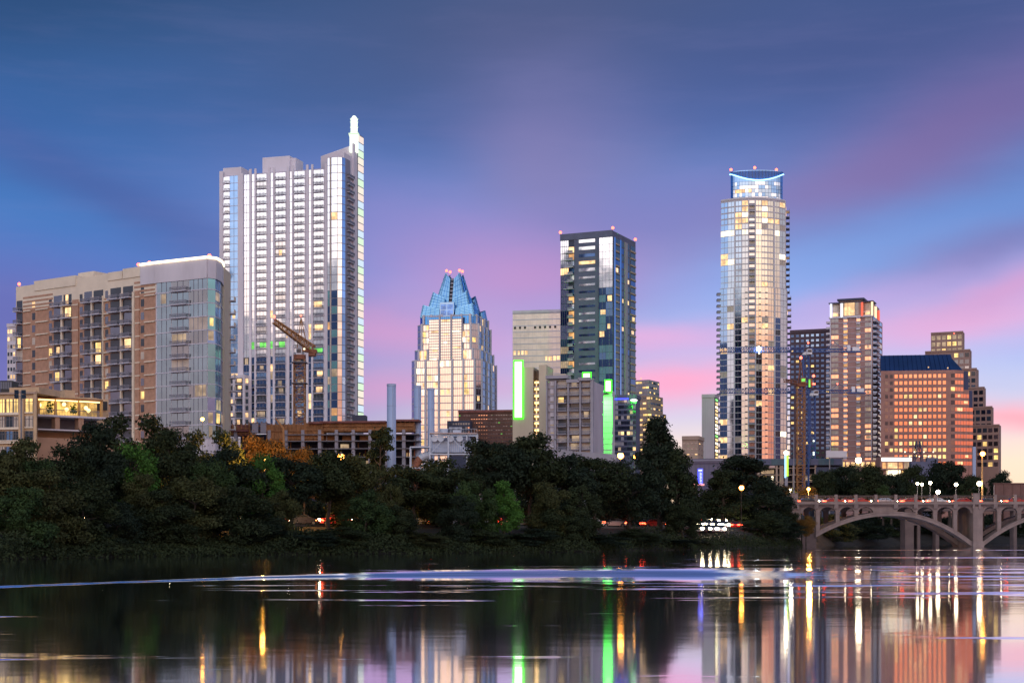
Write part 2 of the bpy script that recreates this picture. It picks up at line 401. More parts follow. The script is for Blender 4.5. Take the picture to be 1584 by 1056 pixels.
def facade(b, W, z0, z1, n, cols, glass, r, pier='concrete', pier_d=.45, slab=None, slab_h=.35, slab_d=.25, rail='rail_dark', sill=.5, head=.45, mull=0, px=True, pier_top=0, frame=None, bal_d=1.3, wd=.06):
    """cols: (px0, px1, type); types p pier, w window, c curtain glass, b balcony bay; glass(i, j, r) names the pane's material"""
    h = (z1 - z0) / n; lastg = next((q for q in (glass(i, 0, r) for i in range(n)) if not q.startswith('lit')), 'mirror_grey')
    for j, (a, c, ty) in enumerate(cols):
        t0, t1 = (W.t(a), W.t(c)) if px else (a, c)
        if ty == 'p':
            W.box(b.mb('pier', 1), t0, t1, z0, z1 + pier_top, 0.0, pier_d, pier); continue
        if ty == 'x': continue
        for i in range(n):
            za = z0 + i * h
            m = b.mb('window', (t1 - t0) * h + .001 * i)
            g = glass(i, j, r)
            if not g.startswith('lit'): lastg = g
            if ty == 'w': lo, hi = za + sill, za + h - head
            elif ty == 'c': lo, hi = za + .06, za + h - .06
            else: lo, hi = za + .15, za + h - .3
            if g.startswith('lit') and t1 - t0 > 1.5 and ty != 'w' or (g.startswith('lit') and t1 - t0 > 2.2):
                # a lit room fills only part of the pane: the rest keeps its own glass
                base = next((q for q in (glass(i, j, r) for _ in range(8)) if not q.startswith('lit')), lastg)
                W.box(m, t0, t1, lo, hi, 0.0, wd, base)
                f0 = r.uniform(0, .35); f1 = r.uniform(.6, 1.0); gh = hi - lo
                W.box(m, t0 + (t1 - t0) * f0 + .03, t0 + (t1 - t0) * f1 - .03, lo + gh * r.uniform(.04, .3), hi - gh * r.uniform(.02, .12), wd, wd + .015, g)
            else: W.box(m, t0, t1, lo, hi, 0.0, wd, g)
            if frame and ty == 'w':
                fw = .12
                W.box(m, t0 - fw, t1 + fw, lo - fw - .06, lo, 0, .22, frame); W.box(m, t0 - fw, t1 + fw, hi, hi + fw, 0, .16, frame)
            if mull:
                k = max(1, int(round((t1 - t0) / mull)))
                for q in range(1, k):
                    tt = t0 + (t1 - t0) * q / k
                    W.box(m, tt - .05, tt + .05, lo, hi, wd, wd + .08, 'rail_mid')
            if ty == 'b':
                q = b.mb('balcony', (t1 - t0) * .9 + .001 * i)
                W.box(q, t0 + .1, t1 - .1, za - .12, za + .12, wd + .02, bal_d, slab or 'slab')
                rl = q.sub('railing'); k = t0 + .1
                while k < t1 - .12: W.box(rl, k, k + .09, za + .14, za + 1.0, bal_d - .12, bal_d - .04, rail); k += .30
                for s0 in (t0 + .1, t1 - .18): W.box(rl, s0, s0 + .08, za + .85, za + 1.0, wd + .05, bal_d - .12, rail); W.box(rl, s0, s0 + .06, za + .14, za + .85, .6 * bal_d, .66 * bal_d, rail)
                W.box(rl, t0 + .1, t1 - .1, za + 1.0, za + 1.1, bal_d - .14, bal_d - .02, rail)
    if slab:
        m = b.mb('facade_trim', 5)
        for i in range(n + 1):
            W.box(m, 0, W.L, z0 + i * h - slab_h / 2, z0 + i * h + slab_h / 2, 0, slab_d, slab)
def beacon(b, x, y, z, r=.55):
    m = b.mb('beacon_light', 0); m.bar((x, y, z), (x, y, z + r * 1.2), .12, 'pole_metal'); m.ball((x, y, z + r * 1.9), r, 'beacon_red', 8, 5)
GZ = 8.0   # ground level of the town behind the river bank
def block(b, A, C, Ep, B4, z1, m, part='walls', top=None, z0=None):
    mb = b.mb(part, 9); mb.prism([A, C, Ep, B4], GZ - 1 if z0 is None else z0, z1, m, top); return mb

# ================================================================== tall white residential tower with a light spine
def white_tower():
    D = 600; r = random.Random(1)
    A, C, Ep, B4 = corner(340, 530, 557, D, 17)
    b = Thing('residential_tower', 'tall white residential tower with a lit colour-changing spine and a glowing spire', 'tower', (C.x, C.y, GZ))
    W = Wall(A, C); S = Wall(C, Ep)
    z0 = Z(655, D); zt = Z(259, D); n = 33; h = (zt - z0) / n
    block(b, A, C, Ep, B4, zt, 'tower_white')
    def g(i, j, r):
        if (i == 10 and 3 < j < 13 and r.random() < .8) or (i == 9 and j > 15): return 'lit_or_mirrored_green'  # green sign's reflection painted in as glowing panes
        if i < 9: return pick(r, [('mirror_navy', .5), ('window_dark', .18), ('lit_warm', .10), ('lit_dim', .12), ('mirror_blue', .1)])  # lower floors: neighbours' dark reflections put into the glass colours
        return pick(r, [('mirror_cool', .90), ('lit_warm', .03), ('mirror_pale', .07)])
    cols = [(340, 345.5, 'p'), (345.5, 348, 'w'), (348.3, 355, 'b'), (377.2, 386, 'c'), (386, 389.5, 'p'), (389.5, 394, 'c'), (394, 397, 'p'), (397.3, 412, 'b'),
            (414.5, 418.5, 'p'), (418.8, 422.5, 'c'), (422.5, 426, 'p'), (426.3, 441.5, 'b'), (444, 448, 'p'), (448, 451.8, 'c'), (452, 455, 'p'), (455.3, 471, 'b'),
            (474, 477.5, 'p'), (477.8, 481.2, 'c'), (482, 485, 'p'), (485.3, 500.5, 'b'), (503, 508.5, 'p')]
    facade(b, W, z0, zt, n, cols, g, r, pier='tower_white', pier_d=.4, slab='slab', slab_h=.22, slab_d=.10, mull=1.3, pier_top=2.0, rail='rail_dark', bal_d=1.0)
    def gb(i, j, r): return pick(r, [('mirror_blue', .82), ('lit_dim', .09), ('lit_warm', .09)])
    facade(b, W, z0 + 5 * h, zt, n - 5, [(355.5, 368.5, 'c')], gb, r, mull=2)
    facade(b, W, z0, zt, n, [(369, 377, 'p')], g, r, pier='tower_white', pier_d=.7, pier_top=.6)
    # low projecting wing at the foot
    lw = b.mb('walls', 8); W.box(lw, W.t(354), W.t(386), GZ, Z(576, D), 0, 3.0, 'concrete_pale')
    Wl = Wall(W.p(W.t(354), 3.0), W.p(W.t(386), 3.0))
    facade(b, Wl, z0, Z(580, D), 7, [(354.3, 357, 'p'), (357.3, 360, 'w'), (361, 364.5, 'p'), (365.5, 375, 'b'), (376.5, 379.5, 'p'), (380, 384, 'w')],
           lambda i, j, r: pick(r, [('window_dark', .6), ('lit_warm', .25), ('mirror_navy', .15)]), r, pier='concrete_pale', pier_d=.6, slab='slab', pier_top=1.2)
    # rounded glass bay
    ta, tb = W.t(508.8), W.t(533)
    bay = [W.p(ta, 0), W.p(ta, 1.4), W.p(ta + (tb - ta) * .66, 1.7), W.p(ta + (tb - ta) * .90, 1.0), W.p(ta + (tb - ta) * .985, -.8), W.p(ta + (tb - ta) * .985, -6)]
    zb = Z(244, D); nb = 34; hb = (zb - z0) / nb
    b.mb('walls', 7).prism([W.p(ta, -3)] + bay, GZ, zb, 'rail_mid')
    for k in range(1, 5):
        Q = Wall(bay[k - 1] if k > 1 else bay[1], bay[k]) if k > 1 else None
        if Q is None: continue
        if k == 2:
            segs = [(0.15, Q.L * .22), (Q.L * .27, Q.L * .36), (Q.L * .42, Q.L * .98)]
        else: segs = [(0.05, Q.L - .05)]
        for t0, t1 in segs:
            for i in range(nb):
                m = b.mb('window', (t1 - t0) * hb)
                dark = i < (17 if k == 2 else 16)  # dark lower panes paint in the neighbouring buildings' reflection
                gg = pick(r, [('mirror_navy', .45), ('mirror_teal', .42), ('lit_orange', .04), ('lit_dim', .09)]) if dark else pick(r, [('mirror_cool', .97), ('lit_warm', .03)])
                if k == 2 and t0 == segs[1][0]: gg = 'blind'
                if k > 2: gg = 'mirror_cool' if not dark else pick(r, [('mirror_grey', .7), ('mirror_pale', .3)])
                Q.box(m, t0, t1, z0 + i * hb + .12, z0 + (i + 1) * hb - .12, 0.02, .09, gg)
    # right side: concrete with small balconies
    m = b.mb('side_wall', 8)
    S.box(m, .2, S.L - .1, GZ, Z(236, D), 0, .5, 'tower_white')
    ts, te = S.t(543), S.t(548.5)
    m = b.mb('top_fin', 8)
    k = [W.p(W.t(493), -2), S.p(te, .55), S.p(te, -1.2), W.p(W.t(493), -4)]
    m.prism(k, zt - 1, [Z(241, 604), Z(226, 613), Z(226, 613), Z(241, 604)], 'tower_white')
    S.box(b.mb('pier', 2), ts, te, GZ, Z(227, 613), .5, 1.1, 'tower_white')
    for i in range(n):
        q = b.mb('balcony', .5 + .001 * i); za = z0 + i * h
        S.box(q, S.t(534), ts, za - .12, za + .14, .5, 1.7, 'slab'); S.box(q, S.t(534), ts, za + .2, za + 1.1, 1.62, 1.7, 'rail_dark'); S.box(q, S.t(534) , S.t(534)+.08, za + .2, za + 1.1, .5, 1.6, 'rail_dark')
    # light spine: stacked panels at the far corner
    t0, t1 = te + .1, S.L + .3
    S.box(b.mb('spine_mast', 3), t0, t1, GZ, Z(212, 616), -1, 1.35, 'rail_mid')
    zs = Z(656, D); np_ = 40; hp = (Z(213, 616) - zs) / np_
    Sf = Wall(S.p(t0, 1.36), S.p(t1, 1.36))
    for i in range(np_):
        q = b.mb('light_panel', 1)
        Sf.box(q, .15, Sf.L - .15, zs + i * hp + .2, zs + (i + 1) * hp - .2, 0, .12, 'spine_%d' % (i % 4))
    # spire
    cx, cy = S.p((t0 + t1) / 2 - 3.0, 1.2)
    cx -= 1.3
    m = b.mb('spire_base', 1); q = 1.6
    m.prism([(cx - q, cy - q), (cx + q, cy - q), (cx + q, cy + q), (cx - q, cy + q)], Z(226, D), Z(215, 616), 'spire_white')
    m.prism([(cx - q - .4, cy - q - .4), (cx + q + .4, cy - q - .4), (cx + q + .4, cy + q + .4), (cx - q - .4, cy + q + .4)], Z(215, 616), Z(212.8, 616), 'spine_1')
    m = b.mb('spire', 1)
    D = cy; zz = [213, 205, 197, 189, 184.5]
    for a_, b_ in zip(zz, zz[1:]):
        m.bar((cx, cy, Z(a_, D) + .12), (cx, cy, Z(b_, D) - .12), 1.35, 'spire_white', n=10); m.bar((cx, cy, Z(b_, D) - .12), (cx, cy, Z(b_, D) + .12), 1.6, 'spine_1', n=10)
    m.bar((cx, cy, Z(184.5, D)), (cx, cy, Z(179.5, D)), 1.5, 'spire_white', r2=.5, n=10)
    # roof plant room
    m = b.mb('penthouse', 3); W.box(m, W.t(399), W.t(441), zt - 1, Z(241, D), -12, -4, 'tower_white'); W.box(m, W.t(441), W.t(449), zt - 1, Z(244, D), -12, -5, 'tower_white')
    W.box(m, W.t(344), W.t(372), zt - 1, Z(256, D), -9, -.6, 'tower_white')
    b.done()
white_tower()

# ================================================================== brick apartment block with a glass corner
def brick_block():
    r = random.Random(2)
    A = Vector((X(25, 432), 432)); C = Vector((X(241, 400), 400))
    b = Thing('apartment_block', 'long brick apartment block with a glass corner and a lit roof edge', 'apartment block', (C.x, C.y, GZ))
    W = Wall(A, C); dn = -W.n
    def off(p, d): return (p[0] + dn.x * d, p[1] + dn.y * d)
    zt = Z(442, 416); n = 12; z0 = zt - 11.4 * 3.42; h = 3.42
    Dm = 416
    b.mb('walls', 9).prism([A, C, off(C, 20), off(A, 20)], GZ - 1, Z(466, Dm), 'brick')
    b.mb('upper_walls', 9).prism([off(A, -.05), off(C, -.05), off(C, 20.02), off(A, 20.02)], Z(466, Dm), 71.5, 'cream_band')
    for p0, p1, y in ((54, 118, 431), (168, 190, 421), (191, 220, 414.5), (222, 241, 424)):
        D_ = 432 - 32 * ((p0 + p1) / 2 - 25) / 216
        W.box(b.mb('parapet', 3), W.t(p0), W.t(p1), 69.6, Z(y, D_), -8, .3, 'cream_band')
    D_ = 420; W.box(b.mb('stair_house', 3), W.t(98), W.t(122), Z(440, D_), Z(418, D_), -12, -5, 'cream_band')
    W.box(b.mb('stair_house', 3), W.t(110), W.t(150), Z(440, D_), Z(429, D_), -12, -3, 'cream')
    def g(i, j, r):
        return pick(r, [('window_dark', .52), ('mirror_dim', .30), ('lit_warm', .09), ('lit_yellow', .06), ('blind', .05), ('lit_dim', .04)])
    zb = Z(470, Dm) - 11 * h
    Ntop = 13
    zt2 = zb + Ntop * h
    cols = [(26, 35, 'b'), (50, 54.5, 'w'), (76, 80.5, 'w'), (83.5, 96, 'b'), (98.5, 111, 'b'), (123.5, 128, 'w'), (130.5, 142.5, 'b'), (145, 160, 'b'),
            (163, 167.5, 'w'), (171, 187.5, 'b'), (190.5, 206, 'b'), (218, 223, 'w')]
    facade(b, W, zb, zb + 12 * h, 12, cols, g, r, rail='rail_mid', sill=.75, head=.75, bal_d=1.5, slab=None)
    # recess between the balconies, pale posts and string courses
    for p0, p1 in ((96, 98.5), (160, 161), (142.5, 144.5), (187.8, 190.2), (206.3, 209.2), (113, 122), (210, 216)):
        W.box(b.mb('pier', 1), W.t(p0), W.t(p1), GZ, Z(462, Dm), 0, .55 if p1 - p0 < 4 else .3, 'cream_band' if p1 - p0 < 4 else 'brick')
    m = b.mb('brick_moulding', 4)
    for i in range(12):
        for p0, p1 in ((37, 48), (56, 75), (112, 122), (210, 217), (224, 240), (161, 170)):
            W.box(m, W.t(p0), W.t(p1), zb + i * h - .15, zb + i * h + .15, 0, .36, 'cream_band')
    for k in range(4):
        W.box(m, W.t(36), W.t(82), Z(470, Dm) + k * 1.15, Z(470, Dm) + k * 1.15 + .5, .0, .12, 'brick'); W.box(m, W.t(208), W.t(240), Z(470, Dm) + k * 1.15, Z(470, Dm) + k * 1.15 + .5, .0, .12, 'brick')
    # glass corner
    P0 = (C.x, C.y); P1 = (X(321, 392), 392.0); P2 = (X(333, 393.5), 393.5); P3 = (X(341, 398), 398.0); P4 = (X(344, 404), 404.); P5 = (X(354, 414), 414.)
    top = Z(404, 396)
    b.mb('corner_tower_walls', 9).prism([P0, P1, P2, P3, P4, P5, (P5[0] - 18, P5[1] + 16), (P0[0] - 2, P0[1] + 22)], GZ - 1, top, 'concrete_pale')
    hg = 3.42; zb2 = Z(430, 396) - 12 * hg
    W1 = Wall(P0, P1)
    def gg(i, j, r): return pick(r, [('green_grey_glass', .60), ('mirror_dim', .22), ('blind', .10), ('lit_dim', .05), ('mirror_teal', .03)])
    facade(b, W1, zb2, zb2 + 12 * hg, 12, [(243, 265, 'c'), (266, 292, 'b'), (293, 320.5, 'c')], gg, r, slab='slab', slab_h=.28, slab_d=.2, mull=1.6, rail='rail_mid', bal_d=1.2)
    def gt(i, j, r): return pick(r, [('mirror_teal', .62), ('mirror_blue', .26), ('lit_yellow', .05), ('lit_dim', .07)])
    for q0, q1 in ((P1, P2), (P2, P3), (P3, P4)):
        Q = Wall(q0, q1); facade(b, Q, zb2, zb2 + 12 * hg, 12, [(.05, Q.L - .05, 'c')], gt, r, slab='slab', slab_h=.25, slab_d=.15, mull=1.8, px=False)
    Q = Wall(P4, P5)
    Q.box(b.mb('side_wall', 4), 0, Q.L, GZ, Z(414, 404), 0, .5, 'beige')
    for i in range(12):
        q = b.mb('balcony', .3); za = zb2 + i * hg; Q.box(q, Q.L - 2.2, Q.L + .6, za, za + .22, .5, 1.8, 'slab'); Q.box(q, Q.L - 2.2, Q.L + .6, za + .25, za + 1.2, 1.7, 1.8, 'cream_band')
    # lit roof edge
    pts = [off(P0, 4), (X(225, 404), 404.), P0, P1, P2, P3, P4]
    pts = [P0, P1, P2, P3, P4]
    m = b.mb('roof_light_strip', 2)
    pp = [(P0[0] - 4.5, P0[1] + 3.0)] + pts
    cp = b.mb('roof_edge', 2)
    for a_, c_ in zip(pp, pp[1:]):
        Q = Wall(a_, c_); Q.box(cp, 0, Q.L, top - 5.0, top - .05, -.3, .35, 'concrete_pale'); Q.box(m, 0, Q.L, top - .05, top + .55, -.2, .6, 'roof_led')
    for px, py, D_ in ((27, 441, 431), (212, 411, 404), (229, 408, 402), (322, 397, 394)):
        beacon(b, X(px, D_), D_ + 1.5, Z(py, D_) - .3, .45)
    b.done()
brick_block()

# ================================================================== low tan building with the lit terrace
def terrace_building():
    r = random.Random(3); D = 300
    b = Thing('terrace_building', 'low tan stucco building with a glowing yellow roof terrace at the left edge', 'building', (X(60, D), D, GZ - 2))
    A = (X(-14, D + 2), D + 2.); C = (X(57, D), D + 0.)
    W = Wall(A, C)
    b.mb('walls', 9).prism([A, C, (X(55.5, D + 18), D + 18), (A[0] - 6, D + 18)], GZ - 3, Z(606, D), 'tan_stucco')
    W.box(b.mb('cornice', 2), 0, W.L, Z(609, D), Z(606, D), 0, .5, 'taupe')
    W.box(b.mb('parapet', 2), W.t(12), W.t(58), Z(608, D), Z(598, D), -9, -.6, 'tan_stucco')
    fl = [(616.5, 637), (643, 660), (666, 680), (690, 705)]
    for k, (ya, yb) in enumerate(fl):
        for j, (p0, p1) in enumerate(((-12, -2), (0, 8), (10, 20.5), (21.5, 29), (39.5, 51.5))):
            m = b.mb('window', (p1 - p0) * 1.)
            g = 'lit_yellow' if k == 0 else pick(r, [('window_dark', .4), ('blind', .3), ('mirror_blue', .3)])
            W.box(m, W.t(p0), W.t(p1), Z(yb, D), Z(ya, D), 0, .08, g)
            n = 2
            for q in range(n + 1):
                t = W.t(p0) + (W.t(p1) - W.t(p0)) * q / n; W.box(m, t - .07, t + .07, Z(yb, D), Z(ya, D), .08, .16, 'soffit')
            W.box(m, W.t(p0) - .1, W.t(p1) + .1, Z(yb, D) - .22, Z(yb, D), 0, .3, 'cream_band')
            W.box(m, W.t(p0), W.t(p1), Z(ya + 4.5, D) - .08, Z(ya + 4.5, D), .08, .16, 'soffit')
    for yb in (640, 662.5, 684):
        W.box(b.mb('ledge', 1), 0, W.t(31), Z(yb + 1.2, D), Z(yb - 1.2, D), 0, .45, 'cream_band')
    W.box(b.mb('corner_pier', 1), W.t(30.5), W.t(38), GZ - 3, Z(609, D), 0, .5, 'tan_stucco'); W.box(b.mb('corner_pier', 1), W.t(53), W.t(57.5), GZ - 3, Z(604, D), 0, .35, 'tan_stucco')
    # wing with the terrace, set back
    D2 = 306; A2 = (X(57.5, D2), D2 + 0.); C2 = (X(163, D2 + 8), D2 + 8.)
    V = Wall(A2, C2)
    b.mb('walls', 9).prism([V.p(0, -5), V.p(V.L, -5), V.p(V.L, -20), V.p(0, -20)], GZ - 3, Z(607, D2), 'tan_stucco')
    b.mb('walls', 9).prism([V.p(0, 0), V.p(V.L, 0), V.p(V.L, -5.2), V.p(0, -5.2)], GZ - 3, Z(676, D2), 'tan_stucco_pink')
    for p0, p1, y in ((70, 112, 609), (112, 128, 597), (128, 165, 608)):
        V.box(b.mb('parapet', 2), V.t(p0), V.t(p1), Z(616, D2), Z(y, D2), -9, -4.5, 'tan_stucco')
    V.box(b.mb('terrace_roof', 3), -.3, V.t(157), Z(616, D2), Z(613.4, D2), -5, .8, 'timber')
    V.box(b.mb('terrace_floor', 3), 0, V.L, Z(643.5, D2), Z(640.5, D2), -5, .5, 'concrete_pale'); V.box(b.mb('terrace_floor', 3), 0, V.L, Z(664.5, D2), Z(662.5, D2), -5, .4, 'concrete_pale')
    for p in (57.5, 84, 120.5, 155):
        V.box(b.mb('terrace_post', 1), V.t(p), V.t(p) + .45, Z(641, D2), Z(614, D2), -.2, .3, 'pole_amber')
    for p0, p1 in ((85, 92), (121, 129)):
        V.box(b.mb('brick_pier', 1), V.t(p0), V.t(p1), Z(664, D2), Z(643, D2), -2, .2, 'tan_stucco_pink')
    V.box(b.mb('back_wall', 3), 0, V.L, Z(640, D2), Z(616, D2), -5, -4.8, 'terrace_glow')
    V.box(b.mb('back_wall', 3), 0, V.L, Z(663, D2), Z(643, D2), -5, -4.8, 'soffit')
    for p0, p1 in ((58.5, 83), (86, 119), (122, 153)):
        V.box(b.mb('strip_light', 1), V.t(p0), V.t(p1), Z(618.6, D2), Z(616.8, D2), .35, .6, 'strip_warm')
        m = b.mb('terrace_railing', 1)
        t = V.t(p0)
        while t < V.t(p1): V.box(m, t, t + .05, Z(641, D2), Z(632.5, D2), .35, .40, 'rail_dark'); t += .32
        V.box(m, V.t(p0), V.t(p1), Z(633, D2), Z(632, D2), .32, .44, 'rail_dark')
    for p, y in ((65, 625), (103, 622), (107, 630), (137, 626), (141, 630)):
        m = b.mb('hanging_lamp', 1); m.ball((*V.p(V.t(p), -1.5), Z(y, D2)), .42, 'strip_warm', 8, 5); m.bar((*V.p(V.t(p), -1.5), Z(y, D2)), (*V.p(V.t(p), -1.5), Z(615, D2)), .04, 'rail_dark')
    for p in (79, 116):
        m = b.mb('terrace_plant', 1)
        for k in range(60): m.ball((V.p(V.t(p), -.8)[0] + r.gauss(0, .35), V.p(V.t(p), -.8)[1] + r.gauss(0, .3), Z(636, D2) + abs(r.gauss(0, 1.1))), .16, 'leaf_bright', 5, 3)
    V.box(b.mb('wall_panel', 1), V.t(171) , V.t(187), Z(624, D2), Z(610, D2), -8, -7.6, 'black_panel')
    V.box(b.mb('walls', 9), V.t(160), V.t(190), GZ - 3, Z(606, D2), -20, -8, 'tan_stucco')
    b.done()
    # dark water tank box on the roof beside it
    t = Thing('roof_plant', 'dark boxy plant unit on the roof of the low tan building', 'plant unit', (X(14, 312), 312, Z(606, D)))
    t.mb('casing', 1).box(X(5, 312), X(24, 312), 310, 314, Z(606, D) , Z(590, 312), 'black_panel')
    for k in range(5): t.mb('louvre', 1).box(X(6 + 3.6 * k, 312), X(8.8 + 3.6 * k, 312), 309.9, 310, Z(603, 312), Z(592, 312), 'rail_dark')
    t.done()
    # floodlight mast
    D3 = 285; x = X(33, D3)
    t = Thing('floodlight_mast', 'grey mast with four floodlights in front of the low tan building', 'floodlight', (x, D3, GZ - 4))
    t.mb('pole', 1).bar((x, D3, GZ - 4), (x, D3, Z(604, D3)), .22, 'pole_metal', r2=.14, n=8)
    m = t.mb('crossarm', 1); m.bar((x - .8, D3 - .15, Z(606, D3)), (x + .8, D3 - .15, Z(606, D3)), .07, 'pole_metal'); m.bar((x - .8, D3 - .15, Z(613, D3)), (x + .8, D3 - .15, Z(613, D3)), .07, 'pole_metal')
    for sx in (-.65, .65):
        for y in (606, 613): t.mb('floodlight', 1).hexa([(x + sx - .4, D3 - .7, Z(y, D3) - .45), (x + sx + .4, D3 - .7, Z(y, D3) - .45), (x + sx + .25, D3 - .1, Z(y, D3) - .2), (x + sx - .25, D3 - .1, Z(y, D3) - .2), (x + sx - .4, D3 - .8, Z(y, D3) + .3), (x + sx + .4, D3 - .8, Z(y, D3) + .3), (x + sx + .25, D3 - .1, Z(y, D3) + .3), (x + sx - .25, D3 - .1, Z(y, D3) + .3)], 'mirror_blue')
    t.done()
terrace_building()

# pale tower behind the brick block's left end
def simple_block(name, label, cat, pl, pc, pr, D, a, ytop, ybase, wallm, ncol, n, glass, r, ncol2=0, wfrac=.6, sill=.8, head=.8, band=None, top=None, ty='w', pier=None, mull=0, glass2=None, done=True, slab_d=.25, yw=None, group=None, slab_h=.35):
    A, C, Ep, B4 = corner(pl, pc, pr, D, a)
    b = Thing(name, label, cat, (C.x, C.y, GZ), group)
    zt = Z(ytop, D); block(b, A, C, Ep, B4, zt, wallm, top=top)
    zw = Z(yw, D) if yw else zt - 1.2
    zb = Z(ybase, D)
    for Wd, nc, gl in ((Wall(A, C), ncol, glass), (Wall(C, Ep), ncol2, glass2 or glass)):
        if not nc: continue
        p = Wd.L / nc; cols = []
        for j in range(nc):
            cols.append((p * (j + .5 - wfrac / 2), p * (j + .5 + wfrac / 2), ty))
            if pier: cols.append((p * (j + .5 + wfrac / 2), p * (j + 1.5 - wfrac / 2) if j < nc - 1 else p * (j + 1), 'p'))
        facade(b, Wd, zb, zw, n, cols, gl, r, pier=pier or wallm, sill=sill, head=head, slab=band, mull=mull, px=False, pier_d=.35, slab_d=slab_d, slab_h=slab_h)
    m = b.mb('roof_parapet', 2)
    for Wd in (Wall(A, C), Wall(C, Ep)): Wd.box(m, 0, Wd.L, zt - .9, zt + .5, -.3, .4, wallm)
    if done: b.done()
    return b, A, C, Ep
r4 = random.Random(4)
simple_block('pale_tower', 'narrow pale tower just showing behind the left end of the brick block', 'tower', 11, 24, 38, 640, 14, 502, 600, 'concrete_pale', 3, 8,
    lambda i, j, r: pick(r, [('window_dark', .45), ('lit_warm', .4), ('blind', .15)]), r4, 2)

# ================================================================== crystal-crowned office tower
def crown_tower():
    D = 885; a = 13; r = random.Random(5)
    s = .3688
    O = Vector((X(703, D), D)); n = Vector((-math.sin(R(a)), -math.cos(R(a)))); t = Vector((math.cos(R(a)), -math.sin(R(a))))
    b = Thing('office_tower', 'office tower of glowing peach glass with a folded blue glass crown', 'tower', (O.x, O.y, GZ))
    def P(u, v): q = O + t * u + n * v; return (q.x, q.y)
    tiers = [(54.5, 48, 800, 563), (51, 44, 563, 547), (47.5, 40, 547, 508), (44, 38, 508, 494)]
    for k, (hw, cw, yb, yt) in enumerate(tiers):
        w_, c_ = hw * s, cw * s
        plan = [P(-c_, w_), P(c_, w_), P(w_, c_), P(w_, -c_), P(c_, -w_), P(-c_, -w_), P(-w_, -c_), P(-w_, c_)]
        z0 = GZ - 1 if k == 0 else Z(yb, D); zt = Z(yt, D)
        b.mb('walls', 9).prism(plan, z0, zt, 'concrete_pale')
        zw0 = Z(725, D) if k == 0 else z0; nf = max(1, round((zt - zw0) / 4.05))
        for fi in (0, 1, 2, 7):
            Q = Wall(plan[fi], plan[(fi + 1) % 8])
            if Q.L < .5: continue
            litp = .26 if fi == 0 else .2
            base = 'mirror_warm' if fi in (0, 7) else ('mirror_blue' if fi == 2 else 'mirror_grey')
            if k == 3: base = 'crown_blue'
            def g(i, j, r, row={}):
                if (k, i, j // 2) not in row: row[(k, i, j // 2)] = r.random()
                if k < 3 and fi == 0 and row[(k, i, j // 2)] < .22: return pick(r, [('lit_warm', .6), ('lit_bright', .4)])
                return pick(r, [(base, 1 - litp * .45), ('lit_warm', litp * .3), ('lit_yellow', litp * .15)])
            nc = {0: 10, 2: 8}.get(fi, 1); p = Q.L / nc
            facade(b, Q, zw0, zt, nf, [(p * j + .12, p * (j + 1) - .12, 'c') for j in range(nc)], g, r, slab='concrete', slab_h=.5, slab_d=.12, mull=1.3, px=False)
            if fi in (0, 2):
                for u in ([0.02, .18, .40, .62, .80, .98] if fi == 0 else [.02, .35, .66, .98]):
                    Q.box(b.mb('pier', 1), Q.L * u - .55, Q.L * u + .55, z0, zt + .6, 0, .75, 'concrete_pale')
    # proud centre bay on the front, running up into the crown
    bay = Wall(P(-22 * s - 2, tiers[0][0] * s + .05), P(20 * s - 2, tiers[0][0] * s + .05))
    hb = Wall(P(-26 * s, tiers[2][0] * s), P(26 * s, tiers[2][0] * s))
    m = b.mb('walls', 3); hb.box(m, 0, hb.L, Z(563, D), Z(497, D), 0, 2.2, 'concrete_pale')
    hb2 = Wall(hb.p(0, 2.2), hb.p(hb.L, 2.2))
    def g(i, j, r): return 'crown_blue' if i == 15 else pick(r, [('mirror_warm', .72), ('lit_warm', .17), ('lit_bright', .11)])
    facade(b, hb2, Z(563, D), Z(497, D), 16, [(hb2.L * .02, hb2.L * .31, 'c'), (hb2.L * .36, hb2.L * .66, 'c'), (hb2.L * .71, hb2.L * .98, 'c')], g, r, px=False, slab='concrete', slab_h=.4, slab_d=.1, mull=1.1)
    for u in (.335, .685): hb2.box(b.mb('pier', 1), hb2.L * u - .5, hb2.L * u + .5, Z(563, D), Z(494, D), 0, .7, 'concrete')
    # crown: nested split gables on all four sides
    def leaf(ang_, sgn, hw0, hw1, ya, yb, gap0, gap1, drop):
        ca, sa = math.cos(ang_), math.sin(ang_)
        nn = Vector((n.x * ca - n.y * sa, n.x * sa + n.y * ca)); tt = Vector((-nn.y, nn.x))
        def q(u, y, inset=0):
            f = (ya - y) / (ya - yb); hw = (hw0 + (hw1 - hw0) * f) * s - inset
            v = O + nn * hw + tt * (u * s)
            return (v.x, v.y, Z(y, D))
        m = b.mb('crown_panel', 2)
        yi = yb + drop
        fi_ = (ya - yi) / (ya - yb)
        pts = [(sgn * hw0, ya), (sgn * gap0, ya), (sgn * gap1, yi), (sgn * hw1, yb)]
        m.hexa([q(*pts[0]), q(*pts[1]), q(*pts[1], .9), q(*pts[0], .9), q(*pts[3]), q(*pts[2]), q(*pts[2], .9), q(*pts[3], .9)], 'crown_glass')
        # lattice lines of the glazing
        for k in range(1, 7):
            f = k / 7
            a0 = [(pts[0][i] * (1 - f) + pts[3][i] * f) for i in (0, 1)]; a1 = [(pts[1][i] * (1 - f) + pts[2][i] * f) for i in (0, 1)]
            m.bar(q(*a0, -.12), q(*a1, -.12), .10, 'crown_blue')
        for k in range(1, 4):
            f = k / 4
            a0 = [(pts[0][i] * (1 - f) + pts[1][i] * f) for i in (0, 1)]; a1 = [(pts[3][i] * (1 - f) + pts[2][i] * f) for i in (0, 1)]
            m.bar(q(*a0, -.12), q(*a1, -.12), .09, 'crown_blue')
